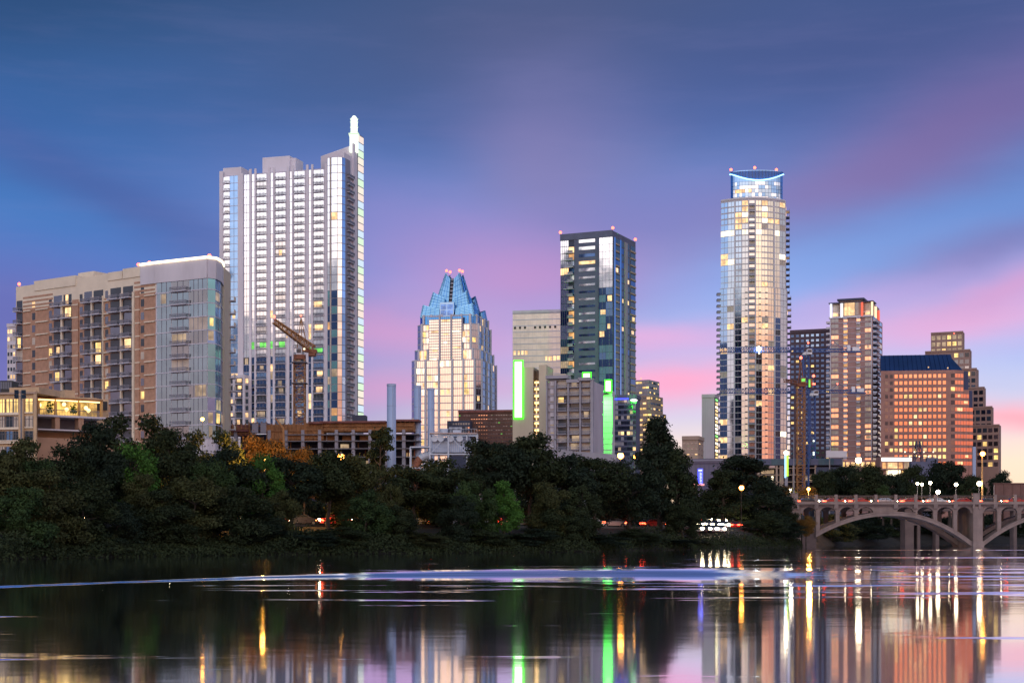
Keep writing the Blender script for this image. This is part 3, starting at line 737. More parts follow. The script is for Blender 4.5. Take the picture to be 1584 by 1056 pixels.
    for k in range(4):
        an = k * math.pi / 2
        for sg in (-1, 1):
            leaf(an, sg, 43, 39.5, 496, 476, 12, 13, 7)
            leaf(an, sg, 35, 27, 488, 455, 7, 8, 9)
            leaf(an, sg, 27.5, 11.5, 484, 424, 2.6, 3.0, 9)
    m = b.mb('crown_core', 3)
    def sq(hw): return [P(-hw * s, hw * s), P(hw * s, hw * s), P(hw * s, -hw * s), P(-hw * s, -hw * s)]
    m.prism(sq(24), Z(496, D), Z(486, D), 'mirror_navy')
    k0 = [(*p, Z(488, D)) for p in sq(23)]; k1 = [(*p, Z(432, D)) for p in sq(6)]
    m.hexa(k0 + k1, 'mirror_navy')
    for k in range(9):
        f = k / 9; hw = 25.5 + (9.5 - 25.5) * f; y = 484 - 54 * f
        q = O + n * (hw * s); b.mb('spine_fin', 1).hexa([(*(q + t * x + n * d), Z(y, D) + z) for z in (0, 1.3) for x, d in ((-.9, .1), (.9, .1), (.9, -1.2), (-.9, -1.2))], 'rail_mid')
    m = b.mb('lantern_window', 2); L = Wall(P(-11 * s, 44 * s), P(11 * s, 44 * s)); L.box(m, 0, L.L, Z(496, D), Z(474, D), -3, .2, 'mirror_blue')
    for u in (0.06, .53):
        for y in (494, 485): L.box(m, L.L * u, L.L * (u + .41), Z(y, D), Z(y - 8, D), .2, .3, 'lit_blue')
    for px, py in ((691, 423.5), (696.5, 425.5), (711, 423), (715.5, 424.5)): beacon(b, X(px, D), D - 2, Z(py, D), .75)
    b.done()
crown_tower()

# ================================================================== dark tower of glass and slate panels with a green glow
def slate_tower():
    D = 690; r = random.Random(6)
    A, C, Ep, B4 = corner(867, 948, 983, D, 24.5)
    b = Thing('slate_tower', 'dark slate and glass apartment tower with three red roof beacons', 'tower', (C.x, C.y, GZ))
    zt = Z(359, D); block(b, A, C, Ep, B4, zt, 'slate_dark')
    W = Wall(A, C); S = Wall(C, Ep); z0 = Z(700, D); n = 30; h = (zt - 1.5 - z0) / n
    m = b.mb('slate_panel', 5); W.box(m, W.t(888.5), W.t(926), GZ, zt + .6, 0, .35, 'slate'); W.box(m, 0, W.L, zt - 2.0, zt + .9, 0, .5, 'slate')
    W3 = Wall(W.p(0, .36), W.p(W.L, .36))
    top3 = n - 5
    for i in range(n):
        za = z0 + i * h
        m = b.mb('window', 3); W3.box(m, W.t(896), W.t(921), za + 1.0, za + 1.9 + (.5 if i > n - 6 else 0), 0, .08, pick(r, [('mirror_cool', .5), ('mirror_navy', .42), ('lit_warm', .08)]) if i <= n - 3 else 'mirror_cool')
        # corner glass left of the panel, with projecting balconies
        m = b.mb('window', 4)
        g = pick(r, [('mirror_cool', .9), ('lit_warm', .1)]) if i > 20 else pick(r, [('mirror_cool', .12), ('mirror_navy', .40), ('mirror_teal', .28), ('lit_warm', .08), ('lit_dim', .12)])  # lower corner panes: dark reflections put into the glass colour
        W.box(m, .1, W.t(879.5), za + .1, za + h - .15, 0, .08, g)
        for k in range(1, 4): tt = .1 + (W.t(879.5) - .1) * k / 4; W.box(m, tt - .05, tt + .05, za + .1, za + h - .15, .08, .14, 'rail_dark')
        if i < n - 1:
            q = b.mb('balcony', 2); W.box(q, W.t(874 if i > 22 else 880), W.t(888), za - .12, za + .12, .06, 1.7, 'slab'); W.box(q, W.t(880), W.t(888), za + .15, za + 1.1, 1.62, 1.7, 'rail_mid')
            W.box(b.mb('balcony_window', 2), W.t(880), W.t(888), za + .2, za + h - .4, .02, .10, pick(r, [('mirror_navy', .4), ('lit_warm', .13), ('mirror_cool', .3), ('lit_orange', .10), ('window_dark', .07)]))
    def g(i, j, r): return pick(r, [('mirror_cool', .95), ('lit_warm', .05)]) if i > 22 else pick(r, [('mirror_teal', .38), ('mirror_navy', .34), ('mirror_cool', .08), ('lit_warm', .10), ('mirror_blue', .10)])  # lower panes tinted dark in place of neighbours' reflections
    facade(b, W, z0, zt - 2.0, n, [(926.5, 937, 'c'), (937.3, 947.5, 'c')], g, r, slab=None, mull=1.5)
    W.box(b.mb('pier', 1), W.t(925.5), W.t(926.5), GZ, zt, 0, .6, 'slate')
    def g2(i, j, r): return pick(r, [('window_dark', .78), ('mirror_navy', .10), ('lit_warm', .07), ('lit_yellow', .05)])
    S.box(b.mb('side_wall', 6), 0, S.L, GZ, zt + .6, 0, .05, 'slate')
    facade(b, S, z0, zt - 2, n, [(949, 951, 'p'), (951.3, 957.5, 'w'), (957.7, 960, 'p'), (961, 964.5, 'w'), (970, 973, 'w'), (975.5, 982.6, 'w')], g2, r, pier='mirror_blue', pier_d=.4, sill=.5, head=.2, wd=.12)
    S.box(b.mb('concrete_strip', 3), S.t(965.5), S.t(969.5), GZ, zt - 2, 0, .5, 'grey_wall')
    m = b.mb('sill_bands', 3)
    for i in range(n): S.box(m, S.t(951.3), S.t(957), z0 + i * h - .3, z0 + i * h + .4, 0, .5, 'taupe'); S.box(m, S.t(975), S.t(982.6), z0 + i * h - .3, z0 + i * h + .4, 0, .5, 'taupe')
    for p in (A, C, Ep): beacon(b, p[0], p[1] + .8, zt + .8, .65)
    b.done()
slate_tower()

# cream office tower left of it
def cream_tower():
    D = 790; r = random.Random(8)
    b, A, C, Ep = simple_block('cream_office_tower', 'cream glass office tower with a row of square dark vents near the top', 'tower', 793, 867, 885, D, 10, 480, 690, 'concrete_pale', 12, 22,
        lambda i, j, r, row={}: ('lit_warm' if row.setdefault((i, j // 4), r.random()) < .04 else 'cream_glass'), r, 0, wfrac=.97, ty='c', band='concrete_pale', mull=1.4, done=False, slab_d=.12, slab_h=.5)
    W = Wall(A, C)
    for k in range(9):
        if k == 3: continue
        u = .03 + k * .105; W.box(b.mb('vent', 1), W.L * u, W.L * u + 1.0, Z(507, D), Z(503.5, D), .1, .25, 'black_panel')
    b.done()
cream_tower()

# ================================================================== beige hotel slab with the green light bar
def green_bar_building():
    D = 560; r = random.Random(9)
    A, C, Ep, B4 = corner(793, 848, 858, D, 12)
    b = Thing('beige_slab_building', 'blank beige slab building carrying a tall glowing green light bar', 'building', (C.x, C.y, GZ))
    W = Wall(A, C)
    # blank wall left of the stair slot, taller wall right of it
    ta, tb, tc_ = W.t(825), W.t(833.5), W.t(845)
    m = b.mb('walls', 9)
    m.prism([W.p(0), W.p(ta), W.p(ta, -14), W.p(0, -14)], GZ - 1, Z(567, D), 'beige')
    m.prism([W.p(ta), W.p(ta, -4), W.p(tb, -4), W.p(tb, -14), W.p(ta, -14)], GZ - 1, Z(571, D), 'taupe')
    b.mb('walls', 8).prism([W.p(ta, -4), W.p(tb, -4), W.p(tb, -13), W.p(ta, -13)], GZ - 1, Z(571, D), 'taupe')
    b.mb('walls', 8).prism([W.p(tb), W.p(tc_), W.p(tc_, -14), W.p(tb, -14)], GZ - 1, Z(564, D), 'beige')
    q = b.mb('light_bar', 2); W.box(q, W.t(794.6), W.t(810), Z(647, D), Z(556, D), .2, .5, 'neon_halo'); W.box(q, W.t(797.0), W.t(807.6), Z(644.6, D), Z(558.4, D), .5, .8, 'neon_core')
    for i in range(9):
        y = 590 + i * 10.6
        z = Z(y, D); m = b.mb('stair_light', 1)
        W.box(m, ta + .1, tb - .1, z - .35, z + .35, -2.2, -2.0, 'strip_warm'); W.box(b.mb('stair_landing', 1), ta, tb, z - 1.9, z - 1.6, -4, -.4, 'concrete_pale'); W.box(b.mb('stair_landing', 1), ta + .6, ta + 1.0, z - 1.6, z + .7, -2, -1.7, 'lit_warm')
    b.done()
green_bar_building()

# balconied apartment block right of it
def balcony_block():
    D = 545; r = random.Random(10)
    A = (X(846, 546), 546.); C = (X(919, 541), 541.)
    W = Wall(A, C)
    b = Thing('balcony_block', 'grey apartment block with stacked balconies beside the green-lit wall', 'apartment block', (C[0], C[1], GZ))
    m = b.mb('walls', 9); m.prism([A, C, W.p(W.L, -14), W.p(0, -14)], GZ - 1, Z(592, D), 'concrete')
    z0 = Z(700, D); h = 2.72; n = 9
    def g(i, j, r): return pick(r, [('blind', .58), ('window_dark', .22), ('lit_dim', .09), ('lit_orange', .06), ('lit_yellow', .05)])
    facade(b, W, Z(708, D), Z(708, D) + 10 * h, 10, [(852, 857, 'w'), (863.5, 878, 'b'), (882, 897, 'b'), (901, 914, 'b')], g, r, slab='grey_wall', slab_h=.3, slab_d=.5, rail='rail_mid', bal_d=1.7)
    for p0, p1 in ((846, 848), (859, 861.5), (879, 881.5), (897.5, 900), (914.5, 919)): W.box(b.mb('pier', 1), W.t(p0), W.t(p1), GZ, Z(589, D), 0, 1.3, 'grey_wall')
    for k in range(10): W.box(b.mb('window', 1), W.t(851.5), W.t(857), Z(706, D) + k * h + .4, Z(706, D) + k * h + 2.4, .05, .3, 'concrete_pale')
    W.box(b.mb('roof_block', 2), W.t(853), W.t(872), Z(596, D), Z(577, D), -9, -3, 'beige')
    for p0, p1, y0, y1 in ((846, 880, 581, 588), (878, 898, 588, 592), (896, 916, 585.5, 590)):
        W.box(b.mb('roof_canopy', 2), W.t(p0), W.t(p1), Z(y0 + 5, D), Z(y0, D), -3, 1.8, 'grey_wall')
    q = b.mb('green_sign', 2); W.box(q, W.t(902.0), W.t(916), Z(590, D), Z(577.5, D), 1.0, 1.3, 'neon_halo'); W.box(q, W.t(904.4), W.t(913.6), Z(587.8, D), Z(579.8, D), 1.3, 1.6, 'neon_core')
    W.box(b.mb('sign_bracket', 1), W.t(907), W.t(910), Z(590, D), Z(584, D), -1, 1.0, 'rail_dark')
    gl = bpy.data.lights.new('green_sign_glow', 'AREA'); gl.color = (.03, 1, .03); gl.energy = 5500; gl.size = 3; gl.spread = R(46)
    go = bpy.data.objects.new('green_sign_glow', gl); COL.objects.link(go); q_ = W.p(W.t(909), -2); go.location = (q_[0] - C[0], q_[1] - C[1], Z(583, D) - GZ); go.rotation_euler = (R(90), 0, R(180)); go.rotation_euler = Vector((-.13, -1, -.17)).to_track_quat('Z', 'Y').to_euler(); go.parent = b.o
    # sloping low podium
    b.mb('podium', 3).prism([W.p(W.t(840), 5), W.p(W.L + 9, 5), W.p(W.L + 9, 0.3), W.p(W.t(840), .3)], GZ - 1, [Z(694, D), Z(705, D), Z(705, D), Z(694, D)], 'grey_wall')
    b.done()
balcony_block()

def green_wall_building():
    D = 575; r = random.Random(12)
    A, C, Ep, B4 = corner(914, 947, 951, D, 10)
    b = Thing('green_lit_building', 'narrow building whose whole front is washed in green light', 'building', (C.x, C.y, GZ))
    block(b, A, C, Ep, B4, Z(604, D), 'concrete_pale')
    W = Wall(A, C)
    for i in range(10):
        z = Z(621 + i * 8.6, D); m = b.mb('window', 1); W.box(m, W.t(920.5), W.t(924.5), z - .3, z + .35, 0, .12, pick(r, [('lit_warm', .5), ('lit_bright', .3), ('window_dark', .2)]))
        W.box(b.mb('window', .9), W.t(925.5), W.t(933), z - .25, z + .3, 0, .12, pick(r, [('lit_dim', .25), ('window_dark', .3), ('lit_orange', .2), ('lit_or_mirrored_green', .25)]))
        W.box(b.mb('floor_joint', 1), 0, W.L, z + .75, z + .83, 0, .06, 'grey_wall')
    q = b.mb('green_sign', 2); W.box(q, W.t(935.3), W.t(946.9), Z(607.5, D), Z(587, D), .2, .6, 'neon_halo'); W.box(q, W.t(937.6), W.t(944.9), Z(605, D), Z(589.5, D), .6, .9, 'neon_core')
    W.box(b.mb('sign_bracket', 1), W.t(938), W.t(945), Z(606, D), Z(592, D), -.4, .2, 'rail_dark')
    # added green area light for the sign's wall wash, on an added bracket
    fx = W.p(W.L * .66, 5.0); la = bpy.data.lights.new('added_sign_wash_light', 'AREA'); la.color = (.02, 1, .02); la.spread = R(110); la.energy = 9000; la.shape = 'RECTANGLE'; la.size = 5; la.size_y = 1.0
    lo = bpy.data.objects.new('added_sign_wash_light', la); COL.objects.link(lo); lo.location = (fx[0] - C.x, fx[1] - C.y, Z(609, D) - GZ)
    tgt = Vector((*W.p(W.L * .66, 0), Z(646, D))) - Vector((fx[0], fx[1], Z(609, D))); lo.rotation_euler = (-tgt).to_track_quat('Z', 'Y').to_euler(); lo.parent = b.o
    q = b.mb('added_wash_light_bracket', 1); W.box(q, W.L * .5, W.L * .85, Z(607.6, D), Z(606.8, D), 0, 5.2, 'rail_dark')
    b.done()
green_wall_building()

r5 = random.Random(13)
b, A, C, Ep = simple_block('glass_office_block', 'grey glass office block with a blue lit edge along its roof', 'office block', 947, 983.5, 990, 600, 8, 612, 706, 'slate', 8, 11,
    lambda i, j, r: pick(r, [('mirror_grey', .30), ('mirror_dim', .42), ('grey_wall', .12), ('lit_dim', .11), ('lit_warm', .05)]), r5, 0, wfrac=.94, ty='c', band='slate', done=False, mull=1.2, slab_h=.7, slab_d=.15)
W_ = Wall(A, C); W_.box(b.mb('roof_light_strip', 1), 0, W_.L * .7, Z(617.5, 600), Z(615.5, 600), .3, .7, 'sign_blue'); b.mb('corner_lamp', 1).ball((*W_.p(W_.L * .93, .6), Z(619, 600)), .9, 'sign_white', 8, 6, sx=1.6, sz=.6)
b.done()

def stepped_office():
    D = 780; r = random.Random(14)
    b = Thing('stepped_office', 'stepped office building with yellow lit windows behind the tall cypress', 'office building', (X(1005, D), D, GZ))
    for k, (pl, pc, pr, yt, yb, nf) in enumerate(((978, 1004, 1020, 587, 612, 3), (976, 1006, 1025.5, 611, 637, 3), (974, 1008, 1030.5, 637, 700, 8))):
        DD = D - 3.2 * k; A, C, Ep, B4 = corner(pl, pc, pr, DD, 28)
        block(b, A, C, Ep, B4, Z(yt, DD), 'taupe' if k else 'grey_wall', z0=GZ - 1 if k == 2 else Z(yb + 2, DD))
        for Wd, base in ((Wall(A, C), 'mirror_dim'), (Wall(C, Ep), 'mirror_blue')):
            nc = 5; p = Wd.L / nc
            facade(b, Wd, Z(yb, DD), Z(yt, DD) - .6, nf, [(p * (j + .08), p * (j + .92), 'w') for j in range(nc)], lambda i, j, r: pick(r, [(base, .62), ('lit_yellow', .30), ('lit_warm', .08)]), r, px=False, sill=1.3, head=.3)
    beacon(b, X(992, D), D + 2, Z(587, D), .4)
    b.done()
stepped_office()

# brown mid-rise in front of the crowned tower
def brown_office():
    D = 700; r = random.Random(15)
    b = Thing('brown_office', 'dark brown stepped office block with copper-lit windows below the peach glass tower', 'office block', (X(745, D), D, GZ))
    A, C, Ep, B4 = corner(709, 793, 810, D, 5); block(b, A, C, Ep, B4, Z(634, D), 'brown_stone')
    W = Wall(A, C)
    W.box(b.mb('cornice', 2), 0, W.L, Z(637, D), Z(633.5, D), 0, .6, 'formwork')
    p = W.L / 22
    facade(b, W, Z(690, D), Z(638, D), 9, [(p * (j + .2), p * (j + .8), 'w') for j in range(22)], lambda i, j, r: ('mirror_copper' if (j >= 5 and j < 12 + i * 0 and not (i > 7 and j < 6) and r.random() < .85) else pick(r, [('mirror_dim', .55), ('window_dark', .43), ('lit_or_mirrored_green', .02)])), r, px=False, sill=.5, head=.9, slab='brown_stone', slab_d=.1)
    V = Wall(W.p(W.t(696), 6), W.p(W.t(731), 6)); b.mb('walls', 4).prism([V.p(0), V.p(V.L), V.p(V.L, -8), V.p(0, -8)], GZ - 1, Z(651, D), 'slate_dark')
    p = V.L / 9
    facade(b, V, Z(690, D), Z(653, D), 6, [(p * (j + .15), p * (j + .85), 'w') for j in range(9)], lambda i, j, r: 'mirror_copper' if (j > 7 and i < 5) else pick(r, [('mirror_dim', .7), ('window_dark', .3)]), r, px=False)
    b.done()
brown_office()
# ================================================================== tallest rounded tower on the right
def round_tower():
    D = 830; r = random.Random(20)
    cx = X(1167, D)
    b = Thing('round_glass_tower', 'tallest rounded glass tower with a glowing blue crown and curved arc light', 'tower', (cx, D, GZ))
    s = D / F
    def arc(hw, bulge, n, y0, skew=0):
        pts = []
        for k in range(n + 1):
            u = -1 + 2 * k / n
            pts.append((cx + u * hw * s, y0 - bulge * (1 - u * u)))
        return pts
    zt = Z(309, D); zm = Z(445, D); z0 = Z(712, D)
    # lower body a little wider than the upper one
    up = arc(50, 7.5, 10, D + 5); lo = arc(51.5, 7.8, 10, D + 5)
    b.mb('walls', 9).prism(lo + [(cx + 62 * s, D + 22), (cx + 50 * s, D + 40), (cx - 38 * s, D + 40)], GZ - 1, zm, 'concrete')
    b.mb('walls', 8).prism(up + [(cx + 59 * s, D + 21), (cx + 48 * s, D + 38), (cx - 37 * s, D + 38)], zm, zt, 'concrete')
    for arcp, za, zb, nf, upper in ((lo, z0, zm, 29, False), (up, zm, zt - .6, 15, True)):
        h = (zb - za) / nf
        for k in range(10):
            Q = Wall(arcp[k], arcp[k + 1])
            center = k in (4,)
            left = k < 3
            for i in range(nf):
                base = ('mirror_blue' if k == 0 else 'mirror_dusk') if k < 3 else ('mirror_grey' if k == 3 else ('mirror_pale' if k < 5 else 'mirror_straw'))  # sky reflection painted into the facet tints, blue left to straw right
                if not upper and k == 8 and i < 24: base = pick(r, [('mirror_navy', .8), ('window_dark', .2)])
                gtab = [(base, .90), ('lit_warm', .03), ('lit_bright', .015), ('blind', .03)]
                if upper and i >= 11 and k in (2, 3, 6, 7): gtab = [('lit_warm', .75), ('lit_bright', .25)] if k in (3, 6) else [(base, .6), ('lit_warm', .4)]
                if upper and i == 9: gtab = [('lit_bright', .6), (base, .4)]
                if center: gtab = [('mirror_dim', .45), ('mirror_grey', .28), ('window_dark', .15), ('lit_dim', .12)] if (not upper and i < 22) else [('mirror_pale', .7), ('blind', .3)]
                g = pick(r, gtab)
                m = b.mb('window', Q.L * h + .001 * i)
                if center:
                    Q.box(m, .1, Q.L - .1, za + i * h + .2, za + (i + 1) * h - .3, 0, .08, g)
                    q = b.mb('balcony', 1); Q.box(q, .1, Q.L - .1, za + i * h - .12, za + i * h + .14, .06, 1.6, 'slab'); Q.box(q, .1, Q.L - .1, za + i * h + .2, za + i * h + 1.0, 1.5, 1.6, 'rail_mid')
                elif upper and (i < 11 and k in (2, 3, 6, 7) or i >= 11):
                    for q0, q1 in ((.06, .47), (.53, .94)): Q.box(m, Q.L * q0, Q.L * q1, za + i * h + .35, za + (i + 1) * h - .35, 0, .08, g)
                else:
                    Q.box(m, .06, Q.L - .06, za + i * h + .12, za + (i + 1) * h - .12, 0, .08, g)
                    Q.box(m, Q.L * .5 - .05, Q.L * .5 + .05, za + i * h + .12, za + (i + 1) * h - .12, .08, .14, 'rail_mid')
            m = b.mb('facade_trim', 3)
            for i in range(nf + 1): Q.box(m, 0, Q.L, za + i * h - .17, za + i * h + .17, 0, .28 if not upper else .14, 'concrete_pale')
            if k in (4, 5, 2, 8): Q.box(b.mb('pier', 1), -.35, .35, za, zb, 0, .5, 'concrete_pale')
            if not upper and k in (3, 5, 6):
                m = b.mb('vent_slots', 1)
                for i in range(nf): Q.box(m, Q.L - 1.8, Q.L - .5, za + i * h + .12, za + i * h + .6, .3, .36, 'window_dark')
    # right-hand fin wall with small balconies, left edge balconies
    for pts, za, zb, nf in (((lo[-1], (cx + 62 * s, D + 22)), z0, zm, 29), ((up[-1], (cx + 59 * s, D + 21)), zm, zt, 15)):
        Q = Wall(*pts); h = (zb - za) / nf
        Q.box(b.mb('side_wall', 3), 0, Q.L, za, zb + .5, 0, .3, 'concrete_pale')
        for i in range(nf):
            q = b.mb('balcony', .8); Q.box(q, Q.L * .55, Q.L * 1.02, za + i * h, za + i * h + .3, .3, 2.2, 'slab'); Q.box(q, Q.L * .55, Q.L * 1.02, za + i * h + .3, za + i * h + 1.2, 2.1, 2.2, 'rail_dark')
            Q.box(b.mb('side_window', 1), Q.L * .60, Q.L * .95, za + i * h + .5, za + (i + 1) * h - .4, .3, .36, pick(r, [('window_dark', .6), ('mirror_navy', .25), ('lit_warm', .15)]))
    for i in range(29):
        h = (zm - z0) / 29; x0, y0 = lo[0]
        q = b.mb('balcony', .7); q.box(x0 - 1.5, x0 + .6, y0 - .5, y0 + 3, z0 + i * h, z0 + i * h + .3, 'slab'); q.box(x0 - 1.5, x0 - 1.4, y0 - .5, y0 + 3, z0 + i * h + .3, z0 + i * h + 1.2, 'rail_dark'); q.box(x0 - 1.4, x0 + .6, y0 - .5, y0 - .4, z0 + i * h + .3, z0 + i * h + 1.2, 'rail_dark')
    b.mb('roof_parapet', 3).prism([(p[0], p[1] - .3) for p in up] + [(cx + 59 * s, D + 20), (cx + 48 * s, D + 38), (cx - 37 * s, D + 38)], zt, zt + .9, 'concrete_pale')
    # glass drum crown
    ccx, cy, rad = X(1170.5, D + 9), D + 9, 40.5 * s; EL = .42
    zc0, zc1 = zt + .5, Z(267, D + 8)
    b.mb('crown_drum', 5).prism([(ccx + rad * .985 * math.sin(t * math.pi / 16), cy - EL * rad * .985 * math.cos(t * math.pi / 16)) for t in range(32)], zc0, zc1, 'mirror_navy')
    nf = 5; N = 24
    for k in range(-12, 12):
        a0, a1 = k * math.pi / 24 , (k + 1) * math.pi / 24
        Q = Wall((ccx + rad * math.sin(a0), cy - EL * rad * math.cos(a0)), (ccx + rad * math.sin(a1), cy - EL * rad * math.cos(a1)))
        for i in range(nf):
            h = (Z(281, D + 4) - zc0) / nf
            g = 'mirror_blue' if abs(k + .5) > 8.5 else ('lit_warm' if (i == 2 and -9 < k < -1 and r.random() < .6) else pick(r, [('mirror_cool', .34), ('mirror_dusk', .46), ('mirror_blue', .2)]))
            m = b.mb('crown_window', Q.L * h); Q.box(m, .06, Q.L - .06, zc0 + i * h + .1, zc0 + (i + 1) * h - .1, 0, .08, g)
        th = (a0 + a1) / 2
        zl = Z(269 + 12.5 * max(0, math.cos(th)) ** 2, D + 7)
        m = b.mb('crown_screen', 1)
        Q.box(m, .02, Q.L - .02, zl, zc1, 0.02, .25, 'screen_blue'); Q.box(m, .3, .45, zl, zc1, .25, .35, 'rail_dark')
        zlow = Z(281, D + 4)
        if zl - .1 > zlow: Q.box(b.mb('crown_window', 2), .02, Q.L - .02, zlow, zl - .15, 0.02, .10, 'mirror_blue')
    m = b.mb('arc_light', 2)
    pr = None
    for k in range(-24, 25):
        th = k * math.pi / 48; p = (ccx + (rad + .45) * math.sin(th), cy - (EL * rad + .45) * math.cos(th), Z(269 + 12.5 * max(0, math.cos(th)) ** 2, D + 7))
        if pr: m.bar(pr, p, .36, 'arc_blue')
        pr = p
    m = b.mb('crown_rim', 1)
    for k in range(-12, 12):
        a0, a1 = k * math.pi / 24, (k + 1) * math.pi / 24
        m.bar((ccx + rad * 1.01 * math.sin(a0), cy - EL * rad * 1.01 * math.cos(a0), zc1), (ccx + rad * 1.01 * math.sin(a1), cy - EL * rad * 1.01 * math.cos(a1), zc1), .28, 'mirror_blue')
    for px in (1134, 1169, 1205): beacon(b, X(px, D), cy - (rad * EL * .95 if px == 1169 else 1), zc1 + .1, .75)
    b.done()
round_tower()

# podium buildings at its foot
def podiums():
    r = random.Random(21)
    b, A, C, Ep = simple_block('grey_podium', 'wide flat grey hall with a vertical blue neon sign', 'building', 1056, 1124, 1132, 470, 4, 711, 762, 'hall_grey', 0, 3, lambda i, j, r: 'window_dark', r, done=False)
    W = Wall(A, C); D = 470
    for k in range(9): W.box(b.mb('wall_joint', 1), W.L * (k + 1) / 10, W.L * (k + 1) / 10 + .1, GZ, Z(713, D), 0, .12, 'slate')
    W.box(b.mb('cornice', 1), 0, W.L, Z(712.5, D), Z(710.5, D), .2, .7, 'rail_mid')
    b.done()
    # neon sign
    t = Thing('neon_sign', 'vertical blue neon sign with stacked pale letters on the grey hall', 'sign', (X(1083, 466), 466, Z(750, 466)))
    t.mb('board', 2).box(X(1079.6, 466), X(1087.2, 466), 466, 466.4, Z(748, 466), Z(724.5, 466), 'sign_blue')
    m = t.mb('lettering', 1)
    yy = 727.2
    m.box(X(1080.3, 466), X(1086, 466), 465.85, 466, Z(yy + 1, 466), Z(yy - 1, 466), 'sign_letter')
    for k in range(7):
        y = 731 + k * 2.5
        # little block capitals, too small to read
        m.box(X(1082.6, 466), X(1083.3, 466), 465.85, 466, Z(y + .9, 466), Z(y - .9, 466), 'sign_letter'); m.box(X(1083.3, 466), X(1085.6, 466), 465.85, 466, Z(y + .9, 466), Z(y + .35, 466), 'sign_letter')
        if k % 2: m.box(X(1083.3, 466), X(1085.6, 466), 465.85, 466, Z(y - .35, 466), Z(y - .9, 466), 'sign_letter')
    t.mb('marquee', 1).box(X(1069, 466), X(1089, 466), 465, 467.5, Z(750.5, 466), Z(748, 466), 'sign_pink')
    t.mb('post', 1).bar((X(1074, 466), 466, GZ - 1), (X(1074, 466), 466, Z(750.5, 466)), .3, 'pole_amber', n=8)
    t.done()
    simple_block('small_office', 'small grey office showing two lit windows right of the tall cypress', 'office', 1055, 1080, 1088, 560, 10, 676, 715, 'taupe', 4, 4,
        lambda i, j, r: pick(r, [('mirror_dim', .6), ('window_dark', .15), ('lit_warm', .25)]), r, 2)
    b, A, C, Ep = simple_block('beige_slab_tower', 'plain beige slab tower with one column of small yellow windows', 'tower', 1085.5, 1105, 1111, 690, 10, 611, 715, 'concrete', 0, 1, lambda i, j, r: 'lit_yellow', r, done=False)
    S = Wall(C, Ep); S.box(b.mb('stair_strip', 2), .1, S.L - .1, GZ, Z(612, 690), 0, .1, 'slate_dark')
    for i in range(17):
        z = Z(709, 690) + i * 1.62; S.box(b.mb('window', 1), S.L * .2, S.L * .8, z, z + 1.0, .1, .2, pick(r, [('lit_yellow', .6), ('lit_bright', .3), ('lit_or_mirrored_green', .1)]))
    W = Wall(A, C)
    for k in range(1, 7): W.box(b.mb('wall_joint', 1), W.L * k / 7, W.L * k / 7 + .08, GZ, Z(612, 690), 0, .05, 'grey_wall')
    b.done()
    # glazed construction podium
    D = 640
    b = Thing('construction_podium', 'half-built podium with teal cladding and bare concrete floors at the round tower\'s foot', 'construction site', (X(1240, D), D, GZ))
    W = Wall((X(1128, D + 6), D + 6.), (X(1306, D), D + 0.))
    b.mb('core', 9).prism([W.p(0, -6), W.p(W.L, -6), W.p(W.L, -18), W.p(0, -18)], GZ - 1, Z(709, D), 'slate_dark')
    for (p0, p1) in ((1145, 1302),):
        W.box(b.mb('cladding', 3), W.t(p0), W.t(p1), Z(719, D), Z(708.5, D), -6, .3, 'slate'); 
        k = 0
        while W.t(p0) + k * 3.2 + 3 < W.t(p1): W.box(b.mb('cladding_panel', 1), W.t(p0) + k * 3.2, W.t(p0) + k * 3.2 + 3.0, Z(718.5, D), Z(709, D), .3, .42, 'teal_panel' if k % 3 else 'slate'); k += 1
    for y in (722.5, 733, 744): W.box(b.mb('floor_slab', 2), W.t(1170), W.t(1262), Z(y + 1.2, D), Z(y, D), -6, .2, 'taupe')
    for k, p in enumerate((1172, 1200, 1206, 1226, 1243, 1260)): W.box(b.mb('column', 1), W.t(p), W.t(p + (6 if k in (2,) else 3)), GZ, Z(719, D), -2, 0.05, 'taupe')
    for p0, p1, y0, y1, g in ((1176, 1199, 719.5, 722, 'mirror_blue'), (1178, 1198, 725, 731, 'lit_dim'), (1180, 1186, 735, 742, 'lit_yellow'), (1194, 1197, 735, 741, 'lit_bright'), (1212, 1224, 725, 730, 'blind'), (1264, 1275, 722, 734, 'lit_dim'), (1246, 1258, 735, 742, 'lit_dim')):
        W.box(b.mb('window', 1), W.t(p0), W.t(p1), Z(y1, D), Z(y0, D), -5.9, -5.6 if g != 'mirror_blue' else .2, g)
    W.box(b.mb('core', 3), W.t(1262), W.L, GZ - 1, Z(722, D), -6, .1, 'slate_dark')
    b.done()
    t = Thing('billboard', 'blank white billboard below the mauve tower', 'billboard', (X(1294, 632), 632, Z(716, 632)))
    t.mb('panel', 2).box(X(1278, 632), X(1310, 632), 632, 632.8, Z(707, 632), Z(697, 632), 'billboard')
    for p in (1284, 1304): t.mb('post', 1).bar((X(p, 632), 633.1, GZ - 1), (X(p, 632), 633.1, Z(698, 632)), .3, 'pole_metal')
    t.done()
podiums()

# dark granite tower
r6 = random.Random(22)
def gd(i, j, r):
    if i >= 23: return 'mirror_blue' if j in (3, 4, 5) or r.random() < .3 else 'mirror_navy'
    return pick(r, [('mirror_navy', .9), ('lit_yellow', .08), ('window_dark', .02)])
simple_block('dark_granite_tower', 'dark granite tower with small navy windows standing behind the blue cranes', 'tower', 1222, 1292, 1300, 760, 5, 509, 720, 'granite_dark', 9, 26, gd, r6, 0, wfrac=.56, sill=.7, head=.7)

